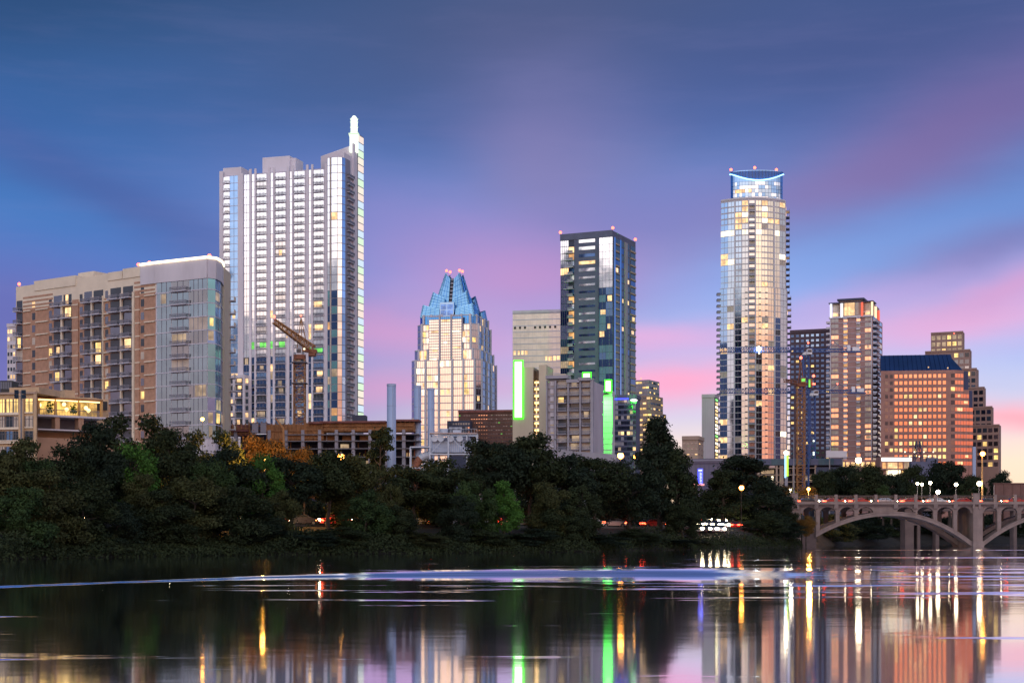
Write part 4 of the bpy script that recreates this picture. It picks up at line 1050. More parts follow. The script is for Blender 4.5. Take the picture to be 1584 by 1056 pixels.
# mauve condominium tower with the lit crown
def mauve_tower():
    D = 730; r = random.Random(23)
    A, C, Ep, B4 = corner(1284, 1350, 1365, D, 8)
    b = Thing('mauve_tower', 'mauve apartment tower with a lit penthouse crown under a flat dark roof', 'tower', (C.x, C.y, GZ))
    W = Wall(A, C); S = Wall(C, Ep); zt = Z(488, D); block(b, A, C, Ep, B4, zt, 'mauve_wall')
    n = 26; z0 = Z(715, D); h = (zt - z0) / n
    def g(i, j, r):
        if j in (0, 5): return pick(r, [('mirror_copper', .26), ('blind', .26), ('mirror_dim', .24), ('lit_dim', .12), ('lit_warm', .12)])
        return pick(r, [('mirror_copper', .6), ('lit_orange', .25), ('blind', .15)])
    facade(b, W, z0, zt, n, [(1286, 1297, 'w'), (1305, 1311, 'w'), (1325, 1331, 'w'), (1338, 1348, 'w')], lambda i, j, r: g(i, {0: 0, 3: 5}.get(j, 1), r), r, slab='concrete', slab_h=.22, slab_d=.2, sill=.4, head=.55, mull=1.5)
    for i in range(n):
        for p in (1305, 1325): W.box(b.mb('balcony', 1), W.t(p), W.t(p + 5.6), z0 + i * h + h - 1.05, z0 + i * h + h - .25, .05, .9, 'concrete_pale')
        q = b.mb('balcony', .6); x, y = W.p(0, 0); W.box(q, -1.8, .5, z0 + i * h, z0 + i * h + .9, -3, .5, 'concrete_pale')
        q = b.mb('balcony', .7); S.box(q, .2, S.L * .42, z0 + i * h, z0 + i * h + .9, .05, 1.5, 'concrete'); S.box(b.mb('window', .5), .3, S.L * .4, z0 + i * h + .9, z0 + (i + 1) * h - .1, 0, .1, 'window_dark')
        S.box(b.mb('window', .6), S.L * .55, S.L * .9, z0 + i * h + .5, z0 + (i + 1) * h - .5, 0, .1, pick(r, [('mirror_grey', .7), ('lit_dim', .2), ('mirror_copper', .1)]))
    W.box(b.mb('pier', 1), W.t(1347.6), W.t(1349), GZ, zt, .05, .6, 'concrete_pale'); W.box(b.mb('pier', 1), 0, .5, GZ, zt, .05, .6, 'concrete_pale')
    # crown
    b.mb('crown_walls', 5).prism([W.p(1.0, -1), W.p(W.L - .5, -1), S.p(S.L - 3, -1), (A[0] + 3, A[1] + 8)], zt, Z(466, D), 'taupe')
    V = Wall(W.p(W.t(1299), .4), W.p(W.t(1334), .4)); b.mb('crown_walls', 4).prism([V.p(0), V.p(V.L), V.p(V.L, -10), V.p(0, -10)], zt, Z(463, D), 'taupe')
    for t0, t1, g_ in ((.05, .2, 'lit_dim'), (.22, .36, 'lit_warm'), (.38, .66, 'lit_warm'), (.70, .84, 'blind')):
        V.box(b.mb('crown_window', 1), V.L * t0, V.L * t1, zt + .6, Z(465, D), 0, .12, g_)
    for p0, p1, g_ in ((1288, 1297, 'blind'), (1338, 1346, 'blind')): W.box(b.mb('crown_window', 1), W.t(p0), W.t(p1), zt + .5, Z(468, D), -1, -.8, g_)
    for p0, p1, g_ in ((1288, 1296, 'lit_warm'), (1338, 1345, 'lit_warm')): W.box(b.mb('crown_window', 1), W.t(p0), W.t(p1), zt + .4, zt + 2.4, -.8, -.7, g_)
    for p, g_ in ((1284.6, 'crown_light'), (1301, 'crown_light'), (1332.6, 'crown_light_red'), (1348, 'crown_light_warm')):
        q = b.mb('light_column', 1); W.box(q, W.t(p), W.t(p) + .9, zt, Z(467, D), .5, 1.2, g_)
    q = b.mb('light_column', 1); S.box(q, S.L * .3, S.L * .3 + 1.5, zt, Z(470, D), -.6, .3, 'crown_light_warm'); q = b.mb('light_column', 1); S.box(q, S.L * .62, S.L * .62 + 1.2, zt, Z(472, D), -.6, .3, 'crown_light_red')
    W.box(b.mb('roof', 3), -.6, W.L + .3, Z(466.5, D), Z(464.8, D), -9, .6, 'slate_dark'); V.box(b.mb('roof', 3), -1.0, V.L + 1, Z(463, D), Z(460, D), -10.5, 1.0, 'slate_dark')
    W.box(b.mb('railing', 1), 0, W.L, Z(482, D), Z(481, D), .2, .3, 'concrete_pale')
    W.box(b.mb('ledge', 1), -.4, W.L + .4, zt - .5, zt + .35, -.5, .9, 'concrete_pale')
    b.done()
mauve_tower()

# wide orange-lit office building with stepped wing
def orange_office():
    D = 690; r = random.Random(24)
    b = Thing('granite_office', 'wide pink granite office with glowing orange windows under a navy sloped roof', 'office building', (X(1430, D), D, GZ))
    A = (X(1366, D + 4), D + 4.); C = (X(1477, D), D + 0.); Dn = (X(1505, D + 3.2), D + 3.2)
    W = Wall(A, C); S = Wall(C, Dn)
    zt = Z(572, D); z0 = Z(722, D)
    Aw = W.p(-1)
    b.mb('walls', 9).prism([Aw, C, S.p(S.t(1490.5)), S.p(S.t(1490.5), -40), (A[0] + 13, D + 50)], GZ - 1, zt, 'granite_pink')
    b.mb('walls', 8).prism([S.p(S.t(1490)), S.p(S.t(1499)), S.p(S.t(1499), -40), S.p(S.t(1490), -40)], GZ - 1, Z(602, D), 'granite_pink')
    b.mb('walls', 8).prism([S.p(S.t(1498)), S.p(S.L), S.p(S.L, -40), S.p(S.t(1498), -40)], GZ - 1, Z(631, D), 'granite_pink')
    # sloped navy roof
    m = b.mb('roof', 6)
    f0 = [(*Aw, zt), (*C, zt), (*S.p(S.t(1489.5)), zt)]
    rz = Z(544, D)
    bk = [(Aw[0] + 2.2, Aw[1] + 10, rz), (C[0] + 1, C[1] + 10, rz), (S.p(S.t(1489.5), -9)[0], S.p(S.t(1489.5), -9)[1] + 3, rz)]
    m.poly([f0[0], f0[1], bk[1], bk[0]], 'navy_roof'); m.poly([f0[1], f0[2], bk[2], bk[1]], 'navy_roof'); m.poly([bk[0], bk[1], bk[2], (C[0] + 1, C[1] + 40, rz), (Aw[0] + 9, Aw[1] + 40, rz)], 'navy_roof')
    m.poly([f0[2], (f0[2][0], f0[2][1] + 40, zt), (C[0] + 1, C[1] + 40, rz), bk[2]], 'navy_roof')
    m.poly([f0[0], (Aw[0] + 9, Aw[1] + 40, zt), (Aw[0] + 9, Aw[1] + 40, rz), bk[0]], 'navy_roof')
    for k in range(1, 16):
        f = k / 16; pa = [f0[0][i] * (1 - f) + f0[1][i] * f for i in range(3)]; pb = [bk[0][i] * (1 - f) + bk[1][i] * f for i in range(3)]
        m.bar((pa[0], pa[1] - .1, pa[2]), (pb[0], pb[1] - .1, pb[2] + .05), .09, 'mirror_navy')
    # sloping navy glass returns on the right shoulders
    for p0, p1, ya, yb in ((1489.6, 1498.6, 602, 573), (1498.8, 1505, 631, 603)):
        q = b.mb('shoulder_glass', 3); S.box(q, S.t(p0), S.t(p1), Z(ya, D), Z(yb, D), -24, -.4, 'navy_roof')
    n = 14; h = (zt - 1.2 - z0) / n
    pitch = (W.t(1466) - W.t(1369)) / 13
    cols = [(W.t(1369) + pitch * j, W.t(1369) + pitch * j + pitch * .62, 'w') for j in range(13)]
    def g(i, j, r, row={}):
        lit = .62 if i == 10 else (.35 if i in (2, 3, 1) else .10)
        if j < 2: return pick(r, [('window_dark', .55), ('lit_yellow', .22 if i < 5 or i > 11 else .08), ('mirror_dim', .3)])
        return pick(r, [('lit_warm', lit * .6), ('lit_yellow', lit * .4), ('mirror_copper', 1)])
    facade(b, W, z0, zt - 1.2, n, cols, g, r, px=False, sill=.9, head=.55, frame=None, slab='granite_pink', slab_h=.3, slab_d=.06)
    facade(b, W, z0, zt - 1.2, n, [(W.t(1471), W.L - .05, 'w')], g, r, px=False, sill=.9, head=.4, mull=1.6)
    for p0, p1, nn in ((1477.3, 1490, 14), (1490.4, 1498.6, 11), (1499, 1504.8, 9)):
        facade(b, S, z0, z0 + nn * h, nn, [(p0, p1, 'w')], lambda i, j, r: pick(r, [('mirror_copper', .86), ('lit_warm', .14)]), r, sill=.9, head=.4, mull=1.6)
    S.box(b.mb('pipe_shaft', 1), S.L - .3, S.L + 1.2, GZ, Z(690, D), -1, .5, 'stack_paint')
    for p, y in ((1436, 568), (1466, 569)): b.mb('roof_lamp', 1).ball((X(p, D), D - .2, Z(y, D)), .35, 'lit_warm', 6, 4)
    b.done()
    # stepped beige tower behind
    b = Thing('stepped_tower', 'beige stepped tower descending like stairs behind the orange-lit office', 'tower', (X(1500, D + 60), D + 60, GZ))
    DB = D + 60
    steps = [(1440, 1489, 1492, 513, 13), (1431, 1500, 1503, 541, 13), (1440, 1510, 1514, 570, 12), (1450, 1522, 1525, 599, 9), (1460, 1534, 1537, 629, 7), (1470, 1545, 1548.5, 657, 5)]
    for k, (pl, pc, pr, yt, nf) in enumerate(steps):
        DD = DB + 12 - 5 * k
        A, C, Ep, B4 = corner(pl, pc, pr, DD, 4); block(b, A, C, Ep, B4, Z(yt, DD), 'stone_rose')
        Wd = Wall(A, C); p = 2.25 * DD / 750 * 1.35; nc = int(Wd.L / p / 1) if k == 0 else 6
        cols = []
        if k == 0:
            p = Wd.L / 6; cols = [(p * (j + .12), p * (j + .82), 'w') for j in range(6)]
        else:
            p = 2.55; cols = [(Wd.L - p * (j + .88), Wd.L - p * (j + .15), 'w') for j in range(3 if k < 3 else 6)]
        hh = 3.25; zt_ = Z(yt, DD) - .9; nfl = 4 if k == 0 else int((zt_ - Z(730, DD)) / hh)
        facade(b, Wd, zt_ - nfl * hh, zt_, nfl, cols, (lambda i, j, r: pick(r, [('lit_yellow', .3), ('lit_dim', .7)])) if k == 0 else (lambda i, j, r: pick(r, [('mirror_dim', .52), ('window_dark', .20), ('lit_yellow', .13), ('mirror_grey', .15)])), r, px=False, sill=.8, head=.45)
        Wd.box(b.mb('parapet', 1), 0, Wd.L + .3, Z(yt, DD) - .4, Z(yt, DD) + .4, -.5, .35, 'stone_rose')
    beacon(b, X(1489, DB), DB + 14, Z(513, DB) + .2, .5); beacon(b, X(1494, DB), DB + 14, Z(515, DB), .5)
    b.done()
    # lit shop at the foot
    D2 = 640
    t = Thing('lit_shop', 'low lit shop front with a long white illuminated sign', 'shop', (X(1385, D2), D2, GZ))
    W = Wall((X(1362, D2), D2 + 0.), (X(1420, D2), D2 + 0.))
    t.mb('walls', 3).prism([W.p(0), W.p(W.L), W.p(W.L, -8), W.p(0, -8)], GZ - 1, Z(706, D2), 'granite_pink')
    q = t.mb('illuminated_sign', 2)
    x = 1364.5; k = 0
    rr = random.Random(5)
    while x < 1409:
        wd = rr.choice((1.5, 1.9, 2.3))
        if k in (6,): x += 2.2
        W.box(q, W.t(x), W.t(x + wd), Z(712.3, D2), Z(709 - rr.choice((0, .4)), D2), .3, .5, 'sign_white'); x += wd + .45; k += 1
    W.box(t.mb('sign_board', 1), W.t(1363.5), W.t(1410), Z(713, D2), Z(707.6, D2), 0, .3, 'sign_white')
    for p0, p1, y0, y1, g_ in ((1365, 1371, 715, 724, 'lit_orange'), (1371.5, 1388, 715, 724, 'lit_warm'), (1389, 1396, 715, 724, 'lit_orange'), (1398, 1410, 714, 724, 'lit_dim'), (1371, 1393, 727, 737, 'lit_bright'), (1395, 1408, 728, 735, 'lit_yellow')):
        W.box(t.mb('window', 1), W.t(p0), W.t(p1), Z(y1, D2), Z(y0, D2), 0, .15, g_)
    W.box(t.mb('canopy', 1), 0, W.L, Z(726.3, D2), Z(725, D2), 0, 1.8, 'taupe')
    for p in (1371.2, 1388.5, 1397): W.box(t.mb('pier', 1), W.t(p), W.t(p) + .35, GZ, Z(714, D2), 0, .4, 'granite_pink')
    t.done()
    t = Thing('mauve_tower_arcade', 'low arcade with warm lit openings at the foot of the mauve tower', 'arcade', (X(1335, 700), 700, GZ))
    W = Wall((X(1300, 700), 700.), (X(1362, 700), 700.))
    t.mb('walls', 2).prism([W.p(0), W.p(W.L), W.p(W.L, -10), W.p(0, -10)], GZ - 1, Z(711, 700), 'mauve_wall')
    for k in range(8): W.box(t.mb('opening', 1), W.L * (k + .15) / 8, W.L * (k + .85) / 8, Z(722, 700), Z(714.5, 700), 0, .15, 'lit_warm' if k % 3 else 'lit_yellow')
    t.done()
orange_office()

# ================================================================== cranes, stacks, construction
def lattice(m, a, b_, w, mt, n, r=.14, w2=None, tri=False):
    """square (or triangular) lattice boom between two points"""
    a = Vector(a); b_ = Vector(b_); d = (b_ - a).normalized()
    up = Vector((0, 0, 1)) if abs(d.z) < .9 else Vector((0, 1, 0))
    s = d.cross(up).normalized(); u = s.cross(d).normalized(); w2 = w if w2 is None else w2
    def c(f, i):
        ww = (w + (w2 - w) * f) / 2; p = a + (b_ - a) * f
        o = ((-1, -1), (1, -1), (1, 1), (-1, 1)) if not tri else ((-1, -1), (1, -1), (0, 1), (0, 1))
        return p + s * (o[i][0] * ww) + u * (o[i][1] * ww)
    for i in range(3 if tri else 4): m.bar(c(0, i), c(1, i), r, mt)
    for k in range(n):
        f0, f1 = k / n, (k + 1) / n
        for i in range(3 if tri else 4):
            j = (i + 1) % (3 if tri else 4)
            m.bar(c(f0, i), c(f1, j) if k % 2 else c(f0, j), r * .6, mt) if False else None
            m.bar(c(f0, i) if k % 2 else c(f0, j), c(f1, j) if k % 2 else c(f1, i), r * .65, mt)
            m.bar(c(f0, i), c(f0, j), r * .55, mt)
def cranes():
    # amber luffing crane by the white tower
    D = 470
    x = X(463.5, D)
    t = Thing('luffing_crane', 'amber luffing tower crane with its jib raised to the left against the white tower', 'crane', (x, D, GZ))
    lattice(t.mb('mast', 2), (x, D, GZ), (x, D, Z(556, D)), 3.2, 'crane_yellow', 26, .19)
    q = t.mb('mast_collar', 1)
    for y in (561, 593): q.box(x - 2.3, x + 2.3, D - 2.3, D + 2.3, Z(y + .6, D), Z(y - .6, D), 'rail_dark')
    zc = Z(549, D)
    t.mb('slewing_ring', 1).prism([(x + 1.9 * math.cos(k * math.pi / 5), D + 1.9 * math.sin(k * math.pi / 5)) for k in range(10)], Z(556, D), zc, 'rust')
    m = t.mb('cab', 1); m.box(x - .9, x + .9, D - 1.6, D + .2, zc, zc + 1.9, 'crane_white'); m.box(x - .65, x + .65, D - 1.7, D - 1.6, zc + .5, zc + 1.7, 'window_dark')
    jb = Vector((x + 4.0, D, Z(540, D))); jt = Vector((X(428.5, D), D - 6, Z(501, D)))
    lattice(t.mb('jib', 2), jb, jt, 1.9, 'crane_yellow', 18, .20, 1.2)
    m = t.mb('counter_jib', 1); m.hexa([(x - 1, D - 1.2, Z(542, D)), (x + 5.2, D - 1.2, Z(547, D)), (x + 5.2, D + 1.2, Z(547, D)), (x - 1, D + 1.2, Z(542, D)), (x - 1, D - 1.2, Z(540, D)), (x + 5.2, D - 1.2, Z(541, D)), (x + 5.2, D + 1.2, Z(541, D)), (x - 1, D + 1.2, Z(540, D))], 'rust')
    t.mb('counterweight', 1).box(x + 2.8, x + 4.8, D - 1.3, D + 1.3, Z(551, D), Z(546.5, D), 'rust')
    ap = Vector((x + .4, D, Z(491, D)))
    m = t.mb('mast_head', 1); m.bar((x - .8, D, Z(540, D)), ap, .16, 'crane_yellow'); m.bar((x + 2.5, D, Z(541, D)), ap, .16, 'crane_yellow'); m.bar((x + 1, D - 1, Z(540, D)), ap, .12, 'crane_yellow')
    m = t.mb('stay_cables', 1); m.bar(ap, jt, .05, 'rail_dark'); m.bar(ap, jb * .55 + jt * .45, .05, 'rail_dark'); m.bar(ap, (x + 5, D, Z(541, D)), .06, 'rail_dark')
    beacon(t, jt.x, jt.y, jt.z + .4, .5); beacon(t, ap.x, ap.y, ap.z, .3)
    m = t.mb('work_lamp', 1); m.ball((x + 1.6, D - 1.5, Z(540.5, D)), .35, 'lit_bright', 6, 4); m.ball((X(447, D), D - 4.5, Z(524, D)), .3, 'lit_warm', 6, 4)
    t.done()
    # small boom lift
    x2, D2 = X(434, 400), 400
    t = Thing('boom_lift', 'small yellow boom lift folded above the amber-lit tree', 'boom lift', (x2, D2, GZ - 2))
    t.mb('base', 1).box(x2 - 1.2, x2 + 3.5, D2 - 1.2, D2 + 1.2, GZ - 2, GZ - .2, 'crane_yellow')
    for k in (-.7, 2.9): t.mb('wheel', 1).bar((x2 + k, D2 - 1.35, GZ - 1.5), (x2 + k, D2 + 1.35, GZ - 1.5), .55, 'tyre', n=12)
    t.mb('lower_boom', 1).bar((x2 + 1.2, D2, GZ - .2), (X(438.5, D2), D2, Z(662, D2)), .42, 'crane_yellow', r2=.32)
    t.mb('upper_boom', 1).bar((X(438.5, D2), D2, Z(662, D2)), (X(425.5, D2), D2, Z(646, D2)), .34, 'crane_yellow', r2=.22)
    t.mb('basket', 1).box(X(422.5, D2), X(426, D2), D2 - .7, D2 + .7, Z(648, D2), Z(644, D2), 'crane_white')
    t.done()
    # two blue hammerhead cranes
    for k, (px, D, yj, pl, pr, lab) in enumerate(((1246.5, 640, 541, 1112, 1332, 'blue tower crane carrying the upper long jib with a bright work light'),
                                                  (1256.5, 655, 604.5, 1112, 1339, 'blue tower crane carrying the lower of the two long jibs'))):
        x = X(px, D); zj = Z(yj, D)
        t = Thing('tower_crane', lab, 'crane', (x, D, GZ), 'blue tower cranes by the round tower')
        lattice(t.mb('mast', 2), (x, D, GZ), (x, D, zj - 2.2), 2.2, 'crane_blue', 26, .22)
        t.mb('slewing_ring', 1).prism([(x + 1.5 * math.cos(q * math.pi / 5), D + 1.5 * math.sin(q * math.pi / 5)) for q in range(10)], zj - 2.2, zj - 1, 'crane_white')
        m = t.mb('cab', 1); m.box(x + .2, x + 2.2, D - 2.2, D - .4, zj - 2.0, zj + .1, 'crane_white'); m.box(x + .4, x + 2.0, D - 2.3, D - 2.2, zj - 1.2, zj - .2, 'window_dark')
        lattice(t.mb('jib', 2), (x - 1, D, zj), (X(pl, D), D, zj), 2.0, 'crane_blue', 34, .14, tri=True)
        m = t.mb('counter_jib', 2); lattice(m, (x + 1, D, zj - .3), (X(pr, D), D, zj - .3), 1.3, 'crane_blue', 14, .17)
        m.box(X(pr - 30, D), X(pr, D), D - 1.0, D + 1.0, zj - 1.15, zj - .75, 'crane_blue')
        m = t.mb('counterweight', 1); m.box(X(pr - 14, D), X(pr - 3, D), D - .9, D + .9, zj - .5, zj + 1.1, 'crane_white')
        t.mb('winch', 1).box(X(pr - 22, D), X(pr - 17, D), D - .8, D + .8, zj - .5, zj + 1.8, 'crane_white')
        ap = (x + 1.0, D, Z(yj - 8, D)); m = t.mb('mast_head', 1)
        for ddx in (-1, 3): m.bar((x + ddx, D, zj + .5), ap, .15, 'crane_blue')
        m = t.mb('stay_bars', 1); m.bar(ap, (X(pl + 60, D), D, zj + .9), .06, 'crane_blue'); m.bar(ap, (X(pr - 10, D), D, zj + .6), .06, 'crane_blue'); q0 = X(pr - 44, D)
        m.bar((q0 - 2.6, D, zj + .4), (q0 + .5, D, zj + 3.2), .12, 'crane_blue'); m.bar((q0 + .5, D, zj + 3.2), (q0 + 4.5, D, zj + .4), .12, 'crane_blue')
        beacon(t, *ap, .4); beacon(t, q0, D - .5, zj + 2.3, .35)
        if k == 0:
            t.mb('work_light', 1).ball((X(1173, D), D - 1.5, zj + .2), .95, 'work_light', 10, 8); t.mb('work_light', 1).ball((X(1173.5, D), D - 1.5, zj - 1.6), .4, 'lit_bright', 6, 4)
        else:
            q = t.mb('mast_lights', 1)
            for y in (682, 700, 703, 711): q.ball((x + .3, D - 1.5, Z(y, D)), .4, 'sign_white', 6, 4)
        t.done()
    # third crane, amber mast, green lit cab
    D = 600; x = X(1238.5, D)
    t = Thing('amber_tower_crane', 'amber lattice tower crane with a green-lit cab beside the blue masts', 'crane', (x, D, GZ))
    lattice(t.mb('mast', 2), (x, D, GZ), (x, D, Z(598, D)), 2.8, 'crane_yellow', 24, .19)
    t.mb('slewing_ring', 1).box(x - 1.8, x + 1.8, D - 1.8, D + 1.8, Z(598, D), Z(593.5, D), 'rust')
    m = t.mb('cab', 1); m.box(x - .3, x + 1.6, D - 2.4, D - .6, Z(593, D), Z(585, D), 'crane_yellow'); m.box(x - .1, x + 1.3, D - 2.5, D - 2.4, Z(591, D), Z(586.5, D), 'lit_or_mirrored_green'); 
    m = t.mb('counterweight', 1); m.box(X(1250.5, D), X(1256, D), D - 1.2, D + 1.2, Z(600, D), Z(586, D), 'rust'); m.box(X(1250, D), X(1252.5, D), D - 1.3, D - 1.2, Z(599, D), Z(587, D), 'lit_or_mirrored_green')
    m = t.mb('counter_jib', 1); m.box(x, X(1256, D), D - .9, D + .9, Z(594.5, D), Z(592.5, D), 'rust')
    lattice(t.mb('jib', 1), (x - 1, D, Z(592.5, D)), (X(1204, D), D - 14, Z(594, D)), 1.1, 'rust', 10, .13)
    ap = (X(1238.5, D), D, Z(556, D)); m = t.mb('mast_head', 1); m.bar((x - 1, D, Z(593, D)), ap, .2, 'rust'); m.bar((x + 1.2, D, Z(593, D)), ap, .2, 'rust'); m.bar((X(1254, D), D, Z(587, D)), ap, .08, 'crane_blue')
    beacon(t, ap[0], D - .5, ap[2] - .5, .6); beacon(t, X(1257.5, D), D - 1.4, Z(586, D), .55); beacon(t, X(1257, D), D - 1.4, Z(597, D), .4)
    t.done()
cranes()

def stacks():
    for px, D, hw, yt, lab in ((605.5, 430, 6.9, 594.5, 'pale blue smokestack, leftmost of the three and standing alone'), (646, 445, 5.7, 597, 'pale blue smokestack, the middle one of the three'), (666.5, 445, 5.5, 601, 'pale blue smokestack, rightmost of the three beside the steel frame')):
        x = X(px, D); rr = hw / F * D
        t = Thing('smokestack', lab, 'smokestack', (x, D, GZ), 'pale blue power station stacks')
        t.mb('shaft', 2).bar((x, D, GZ - 1), (x, D, Z(yt, D)), rr * 1.04, 'stack_paint', r2=rr, n=32)
        m = t.mb('rim', 1); m.bar((x, D, Z(yt, D) - .5), (x, D, Z(yt, D) + .12), rr * 1.05, 'stack_paint', r2=rr * 1.05, n=32); m.bar((x, D, Z(yt, D) + .10), (x, D, Z(yt, D) + .16), rr * .9, 'black_panel', n=32)
        q = t.mb('band', 1)
        for k in range(1, 6): z = GZ + (Z(yt, D) - GZ) * k / 6; q.bar((x, D, z), (x, D, z + .16), rr * 1.03, 'stack_paint', r2=rr * 1.03, n=32)
        q = t.mb('ladder', 1)
        for dx_ in (-.2, .2): q.bar((x + dx_ + rr * .5, D - rr * .95, GZ), (x + dx_ + rr * .5, D - rr * .95, Z(yt, D) - .3), .04, 'rail_mid')
        t.done(smooth_=('shaft',))
stacks()

def steel_frame():
    D = 400; r = random.Random(30)
    t = Thing('process_plant', 'white steel frame holding a clad hopper, pipes and a rusty duct', 'industrial frame', (X(690, D), D, GZ - 2))
    cm = 'steel_white'
    m = t.mb('frame', 3)
    xs = [X(p, D) for p in (665, 693.5, 722, 738)]; zt, zb = Z(671, D), Z(702, D)
    for d in (0, 7):
        for x in xs: m.bar((x, D + d, GZ - 2), (x, D + d, zt), .24, cm)
        m.bar((xs[0], D + d, zt), (xs[-1], D + d, zt), .24, cm); m.bar((xs[0], D + d, zb), (xs[-1], D + d, zb), .22, cm)
        for x0, x1 in zip(xs, xs[1:]): m.bar((x0, D + d, zb), (x1, D + d, zt), .11, cm) if x0 != xs[1] else m.bar((x0, D + d, zt), (x1, D + d, zb), .11, cm)
    for x in xs: m.bar((x, D, zt), (x, D + 7, zt), .2, cm); m.bar((x, D, zb), (x, D + 7, zb), .2, cm)
    q = t.mb('hopper', 2); q.box(X(668, D), X(733, D), D + 1.2, D + 6, Z(699, D), Z(681, D), 'steel_white')
    for k in range(22): q.box(X(668 + 3 * k, D), X(669 + 3 * k, D), D + 1.05, D + 1.2, Z(699, D), Z(681, D), 'stack_paint')
    q.hexa([(X(672, D), D + 2, Z(681, D)), (X(730, D), D + 2, Z(681, D)), (X(730, D), D + 5, Z(681, D)), (X(672, D), D + 5, Z(681, D)), (X(676, D), D + 2.5, Z(675, D)), (X(726, D), D + 2.5, Z(675, D)), (X(726, D), D + 4.5, Z(675, D)), (X(676, D), D + 4.5, Z(675, D))], 'rail_mid')
    for px in (672, 682, 697, 711): t.mb('fan_housing', 1).bar((X(px, D), D + .2, Z(678, D)), (X(px, D), D + 1.6, Z(678, D)), .85, 'steel_white', n=14)
    t.mb('tank', 1).bar((X(686, D), D + 3.5, zt), (X(686, D), D + 3.5, Z(661.5, D)), 1.05, 'steel_white', n=18)
    q = t.mb('vent_cage', 1)
    for px in (697, 705, 713): q.bar((X(px, D), D + 2, zt), (X(px, D), D + 2, Z(660.5, D)), .1, cm)
    q.bar((X(694, D), D + 2, Z(660.5, D)), (X(714, D), D + 2, Z(660.5, D)), .14, cm); q.box(X(700, D), X(712, D), D + 2, D + 4, zt, Z(664, D), 'steel_white')
    q = t.mb('walkway', 1); q.box(xs[0], xs[-1], D - .6, D + .1, zt + .1, zt + .3, 'mirror_blue'); q.bar((xs[0], D - .6, zt + 1.3), (xs[-1], D - .6, zt + 1.3), .05, cm)
    for k in range(18): q.bar((xs[0] + (xs[-1] - xs[0]) * k / 17, D - .6, zt + .2), (xs[0] + (xs[-1] - xs[0]) * k / 17, D - .6, zt + 1.3), .035, cm)
    q = t.mb('side_frame', 2)
    xa, xb = X(634.5, D), X(665, D)
    for x in (xa, xb):
        for d in (0, 4): q.bar((x, D + d, GZ - 2), (x, D + d, Z(691, D)), .2, cm)
    q.bar((xa, D, Z(691, D)), (xb, D, Z(691, D)), .22, cm); q.bar((xa, D, Z(723.5, D)), (X(652, D), D, Z(723.5, D)), .2, cm); q.bar((xa, D + 4, Z(691, D)), (xb, D + 4, Z(691, D)), .22, cm)
    q.box(xa, xb, D + .3, D + 3.8, Z(692.5, D), Z(691.5, D), 'stack_paint')
    m = t.mb('duct', 2); pr = None
    for k in range(11):
        a = math.pi * (1 - k / 20); p = (X(665, D) + math.cos(a) * 3.6, D + 2, Z(722, D) + math.sin(a) * 3.2)
        if pr: m.bar(pr, p, 1.05, 'rust' if k < 6 else 'steel_white', n=12)
        pr = p
    m.bar((X(665, D) - 3.6, D + 2, GZ - 2), (X(665, D) - 3.6, D + 2, Z(722, D)), 1.05, 'rust', n=12)
    m = t.mb('pipe', 1); m.bar((X(656, D), D - .8, GZ - 2), (X(656, D), D - .8, Z(716, D)), .2, 'steel_white', n=8); m.bar((X(650, D), D - .8, Z(723, D)), (X(656, D), D - .8, Z(716, D)), .2, 'steel_white', n=8)
    m = t.mb('pipe', 1); m.bar((X(730, D), D - .3, Z(700, D)), (X(730, D), D - .3, Z(680, D)), .22, 'steel_white', n=8); m.bar((X(742, D), D - .3, GZ), (X(742, D), D - .3, Z(722, D)), .7, 'mirror_blue', n=10)
    t.done()
steel_frame()

